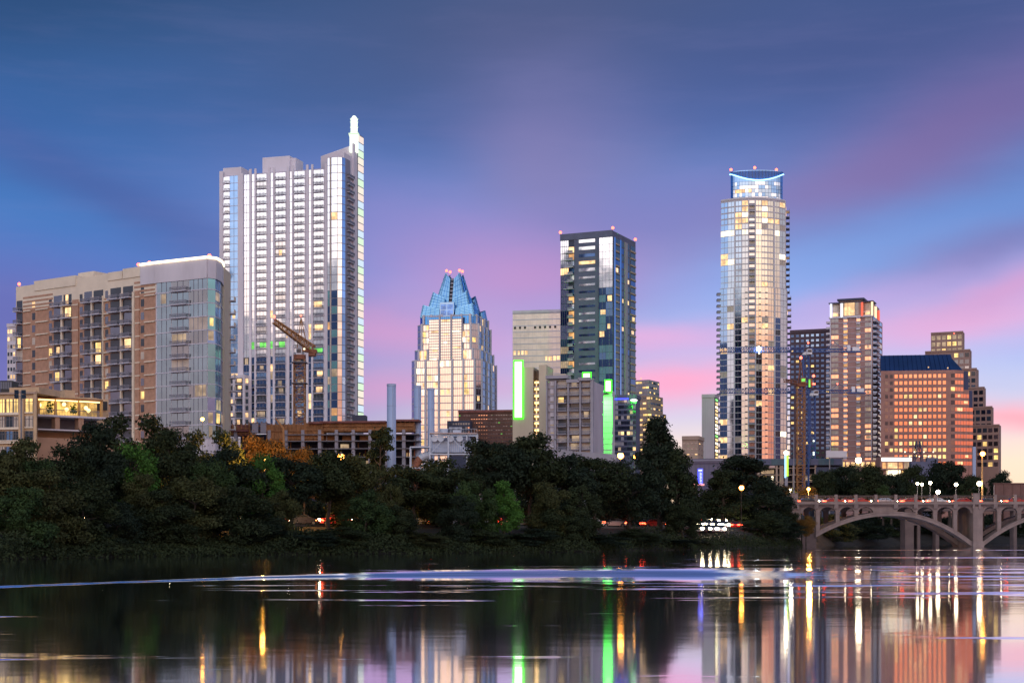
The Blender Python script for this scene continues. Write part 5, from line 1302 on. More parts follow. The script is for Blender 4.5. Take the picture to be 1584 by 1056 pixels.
def construction():
    D = 440; r = random.Random(31)
    b = Thing('construction_shell', 'long unfinished concrete frame building with timber formwork along its top', 'construction site', (X(500, D), D, GZ - 1))
    W = Wall((X(352, D + 4), D + 4.), (X(648, D), D + 0.))
    segs = [(352, 415, 666, 650), (415, 495, 655, 655), (495, 597, 651.5, 651.5), (600, 648, 650, 650)]
    ys = [671, 681, 693, 706, 719, 732]
    b.mb('core', 6).prism([W.p(2, -7), W.p(W.L - 2, -7), W.p(W.L - 2, -20), W.p(2, -20)], GZ - 2, Z(668, D), 'slate_dark')
    for k, y in enumerate(ys):
        p0 = 352 if y > 668 else 415
        W.box(b.mb('floor_slab', 2), W.t(440 if y < 690 else 360), W.L, Z(y + 1.0, D), Z(y - .4, D), -7, .5, 'raw_concrete')
    for p in list(range(362, 648, 26)):
        W.box(b.mb('column', 1), W.t(p), W.t(p) + .9, GZ - 2, Z(664, D), -1.2, .2, 'grey_wall')
    for k in range(40):
        p = r.uniform(420, 640); y = r.choice(ys[:-1]); W.box(b.mb('prop', 1), W.t(p), W.t(p) + .18, Z(y + 12, D), Z(y + 1, D), -2.5 - r.random() * 3, -2.3, r.choice(('timber', 'steel_white', 'rust')))
    # formwork walls on top
    for p0, p1, y0, y1, mt in ((352, 388, 672, 655, 'formwork'), (384, 412, 667, 652, 'slate'), (412, 470, 682, 655, 'timber'), (470, 500, 682, 652.5, 'timber'), (498, 640, 667, 653, 'timber')):
        q = b.mb('formwork', 2); W.box(q, W.t(p0), W.t(p1), Z(y0, D), Z(y1, D), -5, -.4, mt)
        x = W.t(p0)
        while x < W.t(p1):
            W.box(q, x, x + .22, Z(y0, D), Z(y1, D) + .3, -.4, -.1, 'timber'); x += 1.25
        for f in (.15, .6): W.box(q, W.t(p0), W.t(p1), Z(y0 + (y1 - y0) * f, D), Z(y0 + (y1 - y0) * f, D) + .25, -.1, .1, 'timber')
    for p0, p1, y in ((495, 597, 650.5), (600, 648, 648.5), (478, 500, 651.5), (352, 385, 663)): W.box(b.mb('red_edge_form', 1), W.t(p0), W.t(p1), Z(y + 3, D), Z(y, D), -6, .8, 'formwork')
    for k in range(5): p = 500 + k * 27; W.box(b.mb('stud_wall', 1), W.t(p), W.t(p) + 3, Z(680, D), Z(671, D), -3, -2.6, 'timber')
    for p0, p1, y0, y1, g in ((520, 533, 690, 684, 'lit_dim'), (560, 566, 715, 710, 'lit_dim'), (624, 630, 705, 698, 'lit_warm'), (632, 637, 727, 720, 'lit_yellow'), (395, 399, 664, 655, 'lit_white')):
        W.box(b.mb('lit_opening', 1), W.t(p0), W.t(p1), Z(y0, D), Z(y1, D), -7, -6.8, g)
    W.box(b.mb('site_hut', 1), W.t(543), W.t(563), Z(652, D), Z(640.5, D), -6, -2, 'slate_dark'); W.box(b.mb('site_hut', 1), W.t(391), W.t(400), Z(668, D), Z(654, D), -.3, 0.9, 'grey_wall'); W.box(b.mb('site_hut', 1), W.t(404), W.t(412), Z(668, D), Z(653, D), -.3, .9, 'grey_wall')
    b.done()
construction()
def pylon_and_tower():
    D = 560; x = X(1420, D)
    t = Thing('lattice_pylon', 'dark squat lattice pylon with several small lamps before the orange-lit office', 'pylon', (x, D, GZ))
    lattice(t.mb('legs', 1), (x, D, GZ), (x, D, Z(682, D)), 7.5, 'slate_dark', 7, .22, 1.2)
    q = t.mb('crossarm', 1)
    for y, w_ in ((690, 3.2), (699, 5.5), (707, 6.0)): q.bar((x - w_, D, Z(y, D)), (x + w_, D, Z(y, D)), .16, 'slate_dark')
    q = t.mb('lamp', 1)
    for k in range(7): q.ball((x - 5 + k * 1.7, D - 1.2, Z(699 + (k % 2) * 7, D)), .28, 'lit_bright', 6, 4)
    q = t.mb('equipment', 1); q.box(x - 3, x + 4, D - 2, D + 1, GZ, Z(714, D), 'slate'); q.box(x + 3, x + 7, D - 1, D + 1, GZ, Z(708, D), 'slate')
    t.done()
    # light column
    D = 480; x = X(1216, D)
    t = Thing('light_column', 'slim column glowing blue and lime with a white lamp on top', 'light column', (x, D, GZ))
    t.mb('blue_side', 1).box(X(1213.8, D), X(1216.1, D), D, D + .4, Z(738.5, D), Z(704, D), 'led_blue'); t.mb('lime_side', 1).box(X(1216.4, D), X(1219.6, D), D, D + .4, Z(736, D), Z(704, D), 'led_lime')
    t.mb('core', 1).box(X(1214.4, D), X(1219, D), D + .4, D + .7, GZ - 1, Z(703, D), 'rail_mid'); t.mb('lamp', 1).ball((X(1216, D), D + .2, Z(700, D)), .62, 'lamp_white', 10, 8)
    t.done()
pylon_and_tower()
# ================================================================== river, banks, roads
SH = [(-9000, 90), (-1200, 100), (0, 137), (250, 160), (500, 178), (700, 192), (900, 209), (1100, 250), (1190, 285), (1235, 312), (1262, 350), (1320, 392), (1400, 425), (1584, 470), (2600, 520), (9000, 600)]
def shore(px):
    return float(np.interp(px, [p for p, _ in SH], [d for _, d in SH]))
OFFS = [-12, -3, 0, 1.5, 5, 11, 17, 22, 42, 60, 110, 400, 2500, 9000]
HTS = [-2.5, -.7, -.05, .5, 1.2, 2.3, 3.1, 3.3, 3.4, 4.6, 8.0, 8.0, 10, 14]
def gz(px, off): return float(np.interp(off, OFFS, HTS))
def terrain():
    m = MB(); r = random.Random(40)
    A = np.linspace(R(-72), R(72), 300)
    offs = [-12, -3, -1, 0, .8, 1.5, 3, 5, 8, 11, 14, 17, 22, 30, 42, 60, 85, 110, 200, 400, 1000, 2500, 9000]
    for a in A:
        px = 792 + F * math.tan(a); s = shore(px)
        for o in offs:
            y = (s + o); z = gz(px, o) + (r.uniform(-.18, .18) if .5 < o < 16 else 0)
            j = r.uniform(-.5, .5) if -2 < o < 12 else 0
            m.v.append(((y + j) * math.tan(a), y + j, z))
    n = len(offs); i = m.mi('soil')
    for k in range(len(A) - 1):
        for q in range(n - 1):
            m.f.append([k * n + q, (k + 1) * n + q, (k + 1) * n + q + 1, k * n + q + 1]); m.m.append(i)
    o = m.build('ground', smooth_=True); o['kind'] = 'structure'
    m = MB(); prev = None; mp = MB(); ml = MB()
    for k in range(160):
        px = -500 + k * (1760 / 159.)
        s = shore(px) + 24; s2 = s + 11
        row = [((px - 792) / F * d, d) for d in (s - 2.5, s - .2, s, s2, s2 + .2, s2 + 2.5, s + 5.4, s + 5.55)]
        if prev:
            def strip(mm, a, b_, z, mt): mm.poly([(*prev[a], z), (*row[a], z), (*row[b_], z), (*prev[b_], z)], mt)
            strip(m, 2, 3, 3.5, 'asphalt')
            for a, b_ in ((0, 1), (4, 5)): strip(mp, a, b_, 3.64, 'pavement')
            for a in (1, 4): mp.poly([(*prev[a], 3.3), (*row[a], 3.3), (*row[a], 3.64), (*prev[a], 3.64)], 'pavement')
            for a in (0, 5): mp.poly([(*prev[a], 3.0), (*row[a], 3.0), (*row[a], 3.64), (*prev[a], 3.64)], 'pavement')
            if k % 2: strip(ml, 6, 7, 3.505, 'road_paint')
        prev = row
    struct(m, 'road'); struct(mp, 'pavement'); struct(ml, 'road_markings')
terrain()
def water():
    m = bpy.data.materials.new('river_water'); m.use_nodes = True; t = m.node_tree; E.nt = t; b = t.nodes['Principled BSDF']; M['river_water'] = m
    g = t.nodes.new('ShaderNodeNewGeometry'); P = E(g.outputs['Position']); x, y, z = sep(P)
    b.inputs['Base Color'].default_value = (.66, .76, .94, 1); b.inputs['Metallic'].default_value = 1.0; b.inputs['IOR'].default_value = 1.45; b.inputs['Specular IOR Level'].default_value = .62
    wob = noise(comb(x * .08, y * .10, 0.0), 1.0, 3, .6)
    # long wake: a shallow curve across the river
    xm = E.m('MINIMUM', x - 4.0, 0.0)
    crv = 90.0 - xm * xm * 0.045 + (wob - .5) * 3.0 + (noise(comb(x * .30, y * .6, 4.0), 1.0, 4, .6) - .5) * 4.0
    wid = smooth(x, -19, 4) * 12.5 + 2.4
    dd = (y - crv + wid * .35) / wid
    wst = noise(comb(x * .05, y * .55, 8.0), 1.0, 4, .6)
    wake = E.m('EXPONENT', dd * dd * -1.6) * .95 * (1.0 - smooth(x, 8.0, 19.0) * .75) * (smooth(wst, .30, .52) * .45 + .55) * (1.0 - smooth(x, 17, 26))
    # ruffled patches drawn out along the current
    n1 = noise(comb(x * .085 + y * .02, y * .40, 5.0), 1.0, 5, .66)
    zone = smooth(x, -16, 2) * smooth(y, 44, 60) * (1.0 - smooth(y, 96, 120)) * .09 + smooth(x, 4, 16) * smooth(y, 38, 55) * (1.0 - smooth(y, 150, 210)) * .035
    n2 = noise(comb(x * .35, y * 1.1, 1.0), 1.0, 3, .6)
    fine = smooth(n1 + zone + (n2 - .5) * .16, .60, .74)
    # calm dead-straight line near the bridge
    l2 = (y - 151.0 - (wob - .5) * 9.0) / 3.2
    line2 = E.m('EXPONENT', l2 * l2 * -1.0) * smooth(x, 24, 45)
    l3 = (y - 235.0 - (wob - .5) * 12.0) / 5.0
    line3 = E.m('EXPONENT', l3 * l3 * -1.0) * smooth(x, 25, 60) * .35
    mask = E.m('MAXIMUM', E.m('MAXIMUM', wake, fine * .5), E.m('MAXIMUM', line2 * .55, line3))
    nf = noise(comb(x * .9, y * 1.6, 0.0), 1.0, 3, .6, True); fx, fy, fz = sep(nf)
    nl = noise(comb(x * .10, y * .22, 3.0), 1.0, 3, .6, True); lx, ly, lz = sep(nl)
    amp = mask * .034 + .008
    Nx = (fx - .5) * amp * .6
    Ny = (fy - .5) * amp + (ly - .5) * .008 - mask * .17 * (lz * .5 + .75)
    v = comb(Nx, Ny, 1.0)
    v4 = t.nodes.new('ShaderNodeVectorMath'); v4.operation = 'NORMALIZE'; t.links.new(v.v, v4.inputs[0]); t.links.new(v4.outputs[0], b.inputs['Normal'])
    t.links.new((mask * .05 + .058).v, b.inputs['Roughness'])
    q = MB(); q.poly([(-5000, -200, 0), (5000, -200, 0), (5000, 900, 0), (-5000, 900, 0)], 'river_water'); struct(q, 'river')
water()

# ================================================================== arched road bridge
BD, BW = 320.0, 13.0
def bx(px): return X(px, BD)
DZ = Z(777.5, BD)
def bridge():
    r = random.Random(41)
    b = Thing('arch_bridge', 'concrete open-spandrel arch bridge carrying evening traffic over the river', 'bridge', (bx(1512), BD, 0))
    S_ = 'bridge_stone'; y0, y1 = BD, BD + BW
    xl, xr = bx(1188), bx(1860)
    b.mb('deck', 9).box(xl, xr, y0 - .2, y1 + .2, Z(783, BD), DZ - .45, S_)
    q = b.mb('cornice', 4); q.box(xl, xr, y0 - .75, y0 - .2, Z(779.6, BD), Z(776.6, BD), S_); q.box(xl, xr, y0 - .5, y0 - .2, Z(782, BD), Z(779.6, BD), 'bridge_dark'); q.box(xl, xr, y1 + .2, y1 + .75, Z(779.6, BD), Z(776.6, BD), S_)
    rd = b.mb('roadway', 3); rd.box(xl, xr, y0 + .4, y1 - .4, DZ - .45, DZ - .30, 'asphalt')
    q = b.mb('lane_line', 1)
    k = xl
    while k < xr: q.box(k, k + 2, y0 + BW / 2 - .07, y0 + BW / 2 + .07, DZ - .30, DZ - .295, 'road_paint'); k += 5
    # railing: posts every bay, slim balusters, top rail
    pitch = 30.75; ps = [1262 + pitch * k for k in range(-2, 20)]
    zt = Z(765, BD)
    for px in ps:
        if abs(px - 1231) < 8 or abs(px - 1508) < 8: continue
        b.mb('railing_post', 1).box(bx(px) - .28, bx(px) + .28, y0 - .55, y0 + .05, Z(776.6, BD), zt + .05, S_)
        if px not in (1262 + pitch * 3,): b.mb('bracket', .6).hexa([(bx(px) - .42, y0 - .5, Z(786, BD)), (bx(px) + .42, y0 - .5, Z(786, BD)), (bx(px) + .42, y0 + .2, Z(786, BD)), (bx(px) - .42, y0 + .2, Z(786, BD)), (bx(px) - .42, y0 - .8, Z(779.7, BD)), (bx(px) + .42, y0 - .8, Z(779.7, BD)), (bx(px) + .42, y0 + .2, Z(779.7, BD)), (bx(px) - .42, y0 + .2, Z(779.7, BD))], S_)
    q = b.mb('railing', 3)
    for yy in (y0 - .35, y1 + .25):
        q.box(xl, xr, yy, yy + .16, zt - .30, zt - .14, 'bridge_dark')
        q.box(xl, xr, yy, yy + .2, Z(776.6, BD), Z(775.2, BD), S_)
        k = xl
        while k < xr: q.box(k, k + .05, yy + .06, yy + .11, Z(775.2, BD), zt - .3, 'bridge_dark'); k += .9
    for px in (1228.5, 1509):
        b.mb('pylon_post', 1).box(bx(px) - .66, bx(px) + .66, y0 - .7, y0 + .5, Z(777, BD), Z(763.5, BD), S_); b.mb('pylon_post', 1).box(bx(px) - .75, bx(px) + .75, y0 - .8, y0 + .6, Z(763.5, BD), Z(762.6, BD), S_)
        for dx_ in (-.75, .45): b.mb('bracket', .6).box(bx(px) + dx_, bx(px) + dx_ + .45, y0 - .7, y0 + .1, Z(787, BD), Z(779.7, BD), S_)
    # piers
    b.mb('pier', 5).box(bx(1225.5), bx(1239), y0 + .1, y1 - .1, 0, Z(783, BD), S_); b.mb('pier', 5).box(bx(1504.5), bx(1519), y0 - .5, y1 + .5, -2, Z(783, BD), S_)
    q = b.mb('pier_base', 4); q.hexa([(bx(1502), y0 - 1.2, -2), (bx(1521.5), y0 - 1.2, -2), (bx(1521.5), y1 + 1.2, -2), (bx(1502), y1 + 1.2, -2), (bx(1504), y0 - .8, 1.2), (bx(1519.5), y0 - .8, 1.2), (bx(1519.5), y1 + .8, 1.2), (bx(1504), y1 + .8, 1.2)], S_)
    # main arches
    def arch(pa, za, pb, zb, pc, zc, th0, th1):
        N = 36; xa, xb, xc = bx(pa), bx(pb), bx(pc); up, lo = [], []
        for k in range(N + 1):
            x = xa + (xb - xa) * k / N
            hw = (xc - xa) if x < xc else (xb - xc); ze = za if x < xc else zb
            u = min(1, abs(x - xc) / hw); z = zc - (zc - ze) * (u ** 2.05)
            up.append((x, z)); lo.append((x, z - (th0 + (th1 - th0) * u ** 2)))
        for ya, yb in ((y0 - .1, y0 + 3.4), (y1 - 3.4, y1 + .1)):
            m = b.mb('arch_ring', 6)
            for k in range(N):
                p = [(lo[k][0], ya, lo[k][1]), (lo[k + 1][0], ya, lo[k + 1][1]), (lo[k + 1][0], yb, lo[k + 1][1]), (lo[k][0], yb, lo[k][1]), (up[k][0], ya, up[k][1]), (up[k + 1][0], ya, up[k + 1][1]), (up[k + 1][0], yb, up[k + 1][1]), (up[k][0], yb, up[k][1])]
                m.hexa(p, S_)
        m2 = b.mb('arch_moulding', 2)
        for k in range(N): m2.bar((up[k][0], y0 - .14, up[k][1] - .12), (up[k + 1][0], y0 - .14, up[k + 1][1] - .12), .13, S_)
        def ztop(x): return float(np.interp(x, [p[0] for p in up], [p[1] for p in up]))
        return ztop
    A1 = arch(1262, Z(823, BD), 1505, Z(838.5, BD), 1380, Z(790.8, BD), .85, 1.0)
    A2 = arch(1519, Z(838.5, BD), 1760, Z(838.5, BD), 1640, Z(790.8, BD), .85, 1.0)
    b.mb('pier', 4).box(bx(1759), bx(1774), y0 - .5, y1 + .5, -2, Z(783, BD), S_)
    b.mb('abutment', 4).box(bx(1242), bx(1264), y0 + .8, y1 - .8, -2, Z(821, BD), 'bridge_dark')
    # spandrel columns and small arches
    cols = [1265.5, 1296, 1325, 1352.8, 1384, 1416, 1447, 1478]
    cols2 = [1546, 1577, 1608, 1639, 1670, 1700, 1731]
    for L, Af in ((cols, A1), (cols2, A2)):
        for px in L:
            zb = Af(bx(px)) - .3
            if zb > Z(789, BD): continue
            wd = .40
            for ya in (y0 + .1, y1 - 1.3):
                c = b.mb('spandrel_column', 1); c.box(bx(px) - wd, bx(px) + wd, ya, ya + 1.2, zb, Z(793, BD), S_)
                c.box(bx(px) - wd - .12, bx(px) + wd + .12, ya - .1, ya + 1.3, Z(794.2, BD), Z(793, BD), S_)
    def vault(p0, p1, spring=793.2, crown=783.8):
        m = b.mb('spandrel_arch', 1.2); N = 12; x0, x1 = bx(p0), bx(p1); pts = []
        for k in range(N + 1):
            a = math.pi * (1 - k / N); u = (x0 + x1) / 2 + math.cos(a) * (x1 - x0 - .75) / 2
            pts.append((u, Z(spring, BD) + math.sin(a) * (Z(crown, BD) - Z(spring, BD))))
        ztop = Z(782, BD)
        for ya, yb in ((y0 + .05, y0 + 1.0), (y1 - 1.0, y1 - .05)):
            for k in range(N):
                (xa, za), (xb, zb) = pts[k], pts[k + 1]
                m.hexa([(xa, ya, za), (xb, ya, zb), (xb, yb, zb), (xa, yb, za), (xa, ya, ztop), (xb, ya, ztop), (xb, yb, ztop), (xa, yb, ztop)], S_)
            m.box(x0, pts[0][0], ya, yb, Z(spring, BD), ztop, S_); m.box(pts[-1][0], x1, ya, yb, Z(spring, BD), ztop, S_)
    full = [1239, 1265.5, 1296, 1325, 1354, None, 1385, 1416, 1447, 1478, 1505]
    for a_, c_ in zip(full, full[1:]):
        if a_ is None or c_ is None: continue
        sp = min(793.2, HZ - (A1(bx((a_ + c_) / 2)) - CH) * F / BD - .5) if 1325 <= a_ <= 1385 else 793.2
        vault(a_, c_, max(788.5, sp))
    b.mb('crown_panel', 2).box(bx(1354), bx(1385), y0 + .02, y0 + .9, Z(792, BD), Z(782, BD), S_)
    for a_, c_ in zip([1519] + cols2, cols2 + [1760]): vault(a_, c_, 790 if 1577 < a_ < 1700 else 793.2)
    for px in (1700,): pass
    b.done()
    # trail bridge behind: only its piers and dark deck show between the arches
    D = 385; zd = Z(784, D)
    t = Thing('trail_bridge', 'dim piers and dark deck of the trail bridge behind the road arches', 'bridge', (X(1412, D), D, 0))
    t.mb('deck', 3).box(X(1280, D), X(1900, D), D + 1, D + 5, zd - .9, zd, 'bridge_dark')
    q = t.mb('railing', 1)
    for z in (.5, 1.0): q.box(X(1280, D), X(1900, D), D + 1, D + 1.1, zd + z, zd + z + .08, 'bridge_dark')
    m = t.mb('pier', 3); zp = zd - .9
    m.box(X(1401, D), X(1414.5, D), D + .5, D + 5.5, -2, zp, 'bridge_dark'); m.box(X(1420, D), X(1424.5, D), D + .5, D + 5.5, -2, zp, 'bridge_dark'); m.box(X(1414.5, D), X(1420, D), D + .5, D + 5.5, Z(812, D), zp, 'bridge_dark')
    t.mb('pier', 2).box(X(1449, D), X(1454.5, D), D + 1, D + 4, -2, zp, 'bridge_dark'); t.mb('pier', 2).box(X(1570, D), X(1575, D), D + 1, D + 4, -2, zp, 'bridge_dark')
    t.done()
    t = Thing('retaining_wall', 'dark brown retaining wall at the right edge above the bridge railing', 'wall', (X(1565, 420), 420, GZ))
    t.mb('panel', 3).box(X(1538, 420), X(1760, 420), 420, 421, GZ - 2, Z(747.5, 420), 'brown_stone')
    for k in range(16): t.mb('rib', 1).box(X(1540 + 13 * k, 420), X(1541 + 13 * k, 420), 419.8, 420, GZ - 2, Z(747.5, 420), 'brown_stone')
    t.mb('coping', 1).box(X(1537, 420), X(1761, 420), 419.7, 421.3, Z(747.5, 420), Z(746.6, 420), 'brown_stone')
    t.done()
bridge()

# ================================================================== cars
CARS = {}
def make_car(paint):
    prof = [(-2.15, .32), (-2.22, .62), (-2.12, .88), (-1.55, .97), (-1.0, 1.36), (.30, 1.42), (1.05, 1.0), (1.95, .84), (2.18, .62), (2.15, .32)]
    out = []
    m = MB(); i = m.mi(paint); n = len(prof)
    def hw(z): return .86 if z < 1.0 else .86 - (z - 1.0) * .45
    for sgn in (-1, 1):
        for x, z in prof: m.v.append((x, sgn * hw(z), z))
    for k in range(n): m.f.append([k, (k + 1) % n, n + (k + 1) % n, n + k]); m.m.append(i)
    m.f.append(list(range(n))[::-1]); m.m.append(i); m.f.append([n + k for k in range(n)]); m.m.append(i)
    out.append(('body', m))
    m = MB()
    for sg in (-1, 1):
        y = sg * .80
        m.hexa([(-1.3, y - .03, 1.0), (-.35, y - .03, 1.0), (-.35, y + .03 , 1.0), (-1.3, y + .03, 1.0), (-.95, y - .06 * sg - .03, 1.30), (-.35, y - .06 * sg - .03, 1.33), (-.35, y - .06 * sg + .03, 1.33), (-.95, y - .06 * sg + .03, 1.30)], 'car_glass')
        m.hexa([(-.27, y - .03, 1.0), (.88, y - .03, 1.0), (.88, y + .03, 1.0), (-.27, y + .03, 1.0), (-.27, y - .06 * sg - .03, 1.33), (.28, y - .06 * sg - .03, 1.33), (.28, y - .06 * sg + .03, 1.33), (-.27, y - .06 * sg + .03, 1.33)], 'car_glass')
    m.hexa([(.40, -.66, 1.39), (1.06, -.74, 1.015), (1.06, .74, 1.015), (.40, .66, 1.39), (.42, -.66, 1.42), (1.08, -.74, 1.045), (1.08, .74, 1.045), (.42, .66, 1.42)], 'car_glass')
    m.hexa([(-1.56, -.74, .98), (-1.06, -.66, 1.34), (-1.06, .66, 1.34), (-1.56, .74, .98), (-1.6, -.74, 1.0), (-1.1, -.66, 1.37), (-1.1, .66, 1.37), (-1.6, .74, 1.0)], 'car_glass')
    out.append(('window', m))
    for x in (-1.35, 1.35):
        for y in (-.80, .80):
            m = MB(); m.bar((x, y - .1, .33), (x, y + .1, .33), .33, 'tyre', n=14); m.sub('rim').bar((x, y - .11, .33), (x, y + .11, .33), .19, 'pole_metal', n=10); out.append(('wheel', m))
    for y in (-.62, .62):
        m = MB(); m.ball((2.12, y, .70), .24, 'head_white', 8, 6, sx=.7, sy=1.2, sz=.8); out.append(('headlight', m))
        m = MB(); m.box(-2.28, -1.85, y - .25 if y > 0 else y - .28, y + .28 if y > 0 else y + .25, .66, .88, 'tail_red'); out.append(('taillight', m))
    m = MB()
    for y in (-.87, .845): m.box(-1.9, -1.7, y, y + .025, .62, .72, 'side_amber'); m.box(1.6, 1.8, y, y + .025, .62, .72, 'side_amber')
    out.append(('marker_light', m))
    return [(n_, mm) for n_, mm in out]
def car(paint, x, y, z, rot, label, group):
    if paint not in CARS:
        protos = []
        for n_, mm in make_car(paint):
            o = mm.build(n_); COL.objects.unlink(o); ss = []
            for k_, q_ in mm.subs.items(): so = q_.build(k_); COL.objects.unlink(so); ss.append(so)
            protos.append((o, ss))
        CARS[paint] = protos
    root = bpy.data.objects.new('car', None); COL.objects.link(root); root.location = (x, y, z); root.rotation_euler = (0, 0, R(rot))
    tag(root, label, 'car', group)
    for p, ss in CARS[paint]:
        c = p.copy(); COL.objects.link(c); c.parent = root
        for q in ss: d = q.copy(); COL.objects.link(d); d.parent = c
lane1 = BD + 3.0; lane2 = BD + 9.2; zc = DZ - .30
def px_of(i): return 1214 + i * 40.5
near = [('car_red', 'red car nearest the left end of the bridge'), ('car_dark', 'dark car just right of the left bridge pylon'), ('car_red', 'red car above the first small arches of the bridge'),
        ('car_red', 'red car left of the crown of the big arch'), ('car_silver', 'silver car above the crown of the big arch'), ('car_red', 'red car just right of the big arch\'s crown'),
        ('car_white', 'white car midway between the arch crown and the river pier'), ('car_red', 'red car a little left of the river pier'), ('car_dark', 'dark car right of the river pier'), ('car_red', 'red car at the right edge of the bridge')]
for i, (p, lab) in enumerate(near): car(p, bx(px_of(i)), lane1, zc, 0, lab + ', near lane, tail lights on', 'cars on the bridge')
far = [('car_red', 'red car in the far lane at the left end of the bridge'), ('car_silver', 'silver car in the far lane over the first small arches'), ('car_red', 'red car in the far lane left of the arch crown'), ('car_dark', 'dark car in the far lane at the arch crown'),
       ('car_red', 'red car in the far lane right of the arch crown'), ('car_white', 'white car in the far lane before the river pier'), ('car_red', 'red car in the far lane at the river pier'), ('car_silver', 'silver car in the far lane near the right edge')]
for i, (p, lab) in enumerate(far): car(p, bx(1232 + i * 45), lane2, zc, 180, lab, 'cars on the bridge')
def road_car(paint, px, lane, rot, label):
    d = shore(px) + 24 + (2.8, 8.2, 38, -10.5)[lane]; car(paint, X(px, d), d, 3.5 if lane < 2 else gz(px, d - shore(px)) + .05, rot, label, 'cars on the riverside road')
for px, lane, rot, p, lab in (
    (1084, 0, -100, 'car_white', 'white car with glaring headlights, leftmost of the headlight cluster under the big cypress'),
    (1095, 0, -92, 'car_silver', 'silver car with glaring headlights, second from left in the headlight cluster'),
    (1107, 0, -95, 'car_dark', 'dark car with glaring headlights in the middle of the headlight cluster'),
    (1119, 0, -88, 'car_white', 'white car with glaring headlights, rightmost before the red tail lights'),
    (1093, 2, -95, 'car_silver', 'silver car behind the left of the headlight cluster'),
    (1104, 2, -92, 'car_white', 'white car behind the middle of the headlight cluster'),
    (1117, 2, -90, 'car_dark', 'dark car behind the right of the headlight cluster'),
    (1080, 3, -96, 'car_white', 'white car at the lower left of the headlight cluster, down the bank'), (1091, 3, -92, 'car_dark', 'dark car with headlights, second from left in the lower row'), (1102, 3, -94, 'car_silver', 'silver car with headlights, third in the lower row'), (1113, 3, -90, 'car_white', 'white car with headlights at the right end of the lower row'),
    (1138, 0, 80, 'car_red', 'red car showing tail lights just right of the headlight cluster'), (1152, 0, 85, 'car_dark', 'dark car showing tail lights at the trunk of the big cypress'), (1145, 2, 82, 'car_red', 'red car further back between the two tail-light cars'),
    (420, 0, 12, 'car_red', 'red car below the bright green tree by the tower crane'), (468, 0, 12, 'car_dark', 'dark car with red lights, below the amber crane'), (520, 0, 12, 'car_red', 'red car on the road below the long construction frame'),
    (640, 0, 192, 'car_white', 'white car glowing through the gap below the smokestacks'), (655, 1, 12, 'car_red', 'red car beside the white one below the smokestacks'), (690, 0, 192, 'car_silver', 'silver car below the white steel frame'),
    (748, 0, 192, 'car_white', 'white car below the brown office block'), (768, 1, 12, 'car_red', 'red car below the green light bar'), (812, 0, 192, 'car_silver', 'silver car right of the slender bright green tree'), (838, 0, 12, 'car_red', 'red car below the balcony block'),
    (912, 0, 192, 'car_white', 'white car below the green-lit wall'), (948, 0, 192, 'car_silver', 'silver car below the orange street lamp'), (1012, 0, 12, 'car_red', 'red car at the foot of the tall cypress'), (1036, 0, 192, 'car_white', 'white car right of the tall cypress trunk'),
    (100, 0, 12, 'car_red', 'red car low among the trees below the tan terrace'), (128, 1, 12, 'car_dark', 'dark car with red lights below the lit terrace'), (232, 0, 12, 'car_red', 'red car in the trees below the brick block\'s corner'), (345, 0, 12, 'car_red', 'red car below the left edge of the white tower')):
    road_car(p, px, lane, rot, lab)

# ================================================================== lamps
def street_lamp(px, py, D, zb, mt, rad, label, pole='pole_metal', pr=.10, light=0, name='street_lamp', lit=True):
    x, z = X(px, D), Z(py, D)
    t = Thing(name, label, 'street lamp', (x, D, zb), 'street lamps')
    m = t.mb('pole', 1); m.bar((x, D + rad * .6, zb), (x, D + rad * .6, z + rad * .5), pr, pole, r2=pr * .7, n=8); m.bar((x, D + rad * .6, zb), (x, D + rad * .6, zb + .6), pr * 2, pole, r2=pr * 1.2, n=8)
    m.bar((x, D + rad * .6, z + rad * .6), (x, D - rad * .3, z + rad * 1.15), pr * .6, pole)
    m = t.mb('lamp_hood', 1); m.bar((x, D, z + rad * .75), (x, D, z + rad * 1.3), rad * .8, pole, r2=rad * .25, n=10)
    if lit: t.mb('globe', 1).ball((x, D, z), rad, mt, 12, 8)
    o = t.done()
    if light:
        l = bpy.data.lights.new('lamp_light', 'POINT'); l.energy = light; l.color = (1, .42, .07) if mt == 'lamp_orange' else (1, .8, .55); l.shadow_soft_size = .5
        lo = bpy.data.objects.new('lamp_light', l); COL.objects.link(lo); lo.parent = o; lo.location = (0, -rad - .5, z - zb)
BB = BD + BW - .1
for px, py, mt, rad, lab in ((1419.3, 747.5, 'lamp_white', .29, 'street lamp on the bridge, left one of the close pair'), (1426.3, 749, 'lamp_white', .29, 'street lamp on the bridge, right one of the close pair'),
        (1439, 746.5, 'lamp_white', .34, 'single white street lamp just right of the close pair'), (1451, 760.5, 'lamp_white', .44, 'low street lamp sitting right on the bridge railing'),
        (1479, 749, 'lamp_white', .38, 'warm street lamp midway between the low lamp and the river pier'), (1515, 747.5, 'lamp_white', .50, 'bright white street lamp beside the tall amber lamp')):
    street_lamp(px, py, BB, DZ - .3, mt, rad, lab, pr=.07)
street_lamp(1520, 701.5, BB, DZ - .3, 'lamp_orange', .52, 'tall amber street lamp with a glowing yellow pole near the right edge', 'pole_amber', .22)
street_lamp(1538, 752, BB, DZ - .3, 'lamp_white', .2, 'short unlit post on the bridge near the right edge', lit=False)
street_lamp(1228, 672, BD + .3, Z(763, BD), 'lamp_white', .2, 'tall thin unlit pole rising from the left bridge pylon', lit=False, pr=.12)
street_lamp(1328, 711.5, 440, GZ, 'lamp_white', .85, 'brightest white street lamp, above the trees below the mauve tower')
street_lamp(1223, 758, 362, 5, 'lamp_white', .36, 'white street lamp low by the left end of the bridge', light=1500)
street_lamp(1250.8, 756, 358, 5, 'lamp_orange', .36, 'amber street lamp right of the left bridge pylon', light=5000)
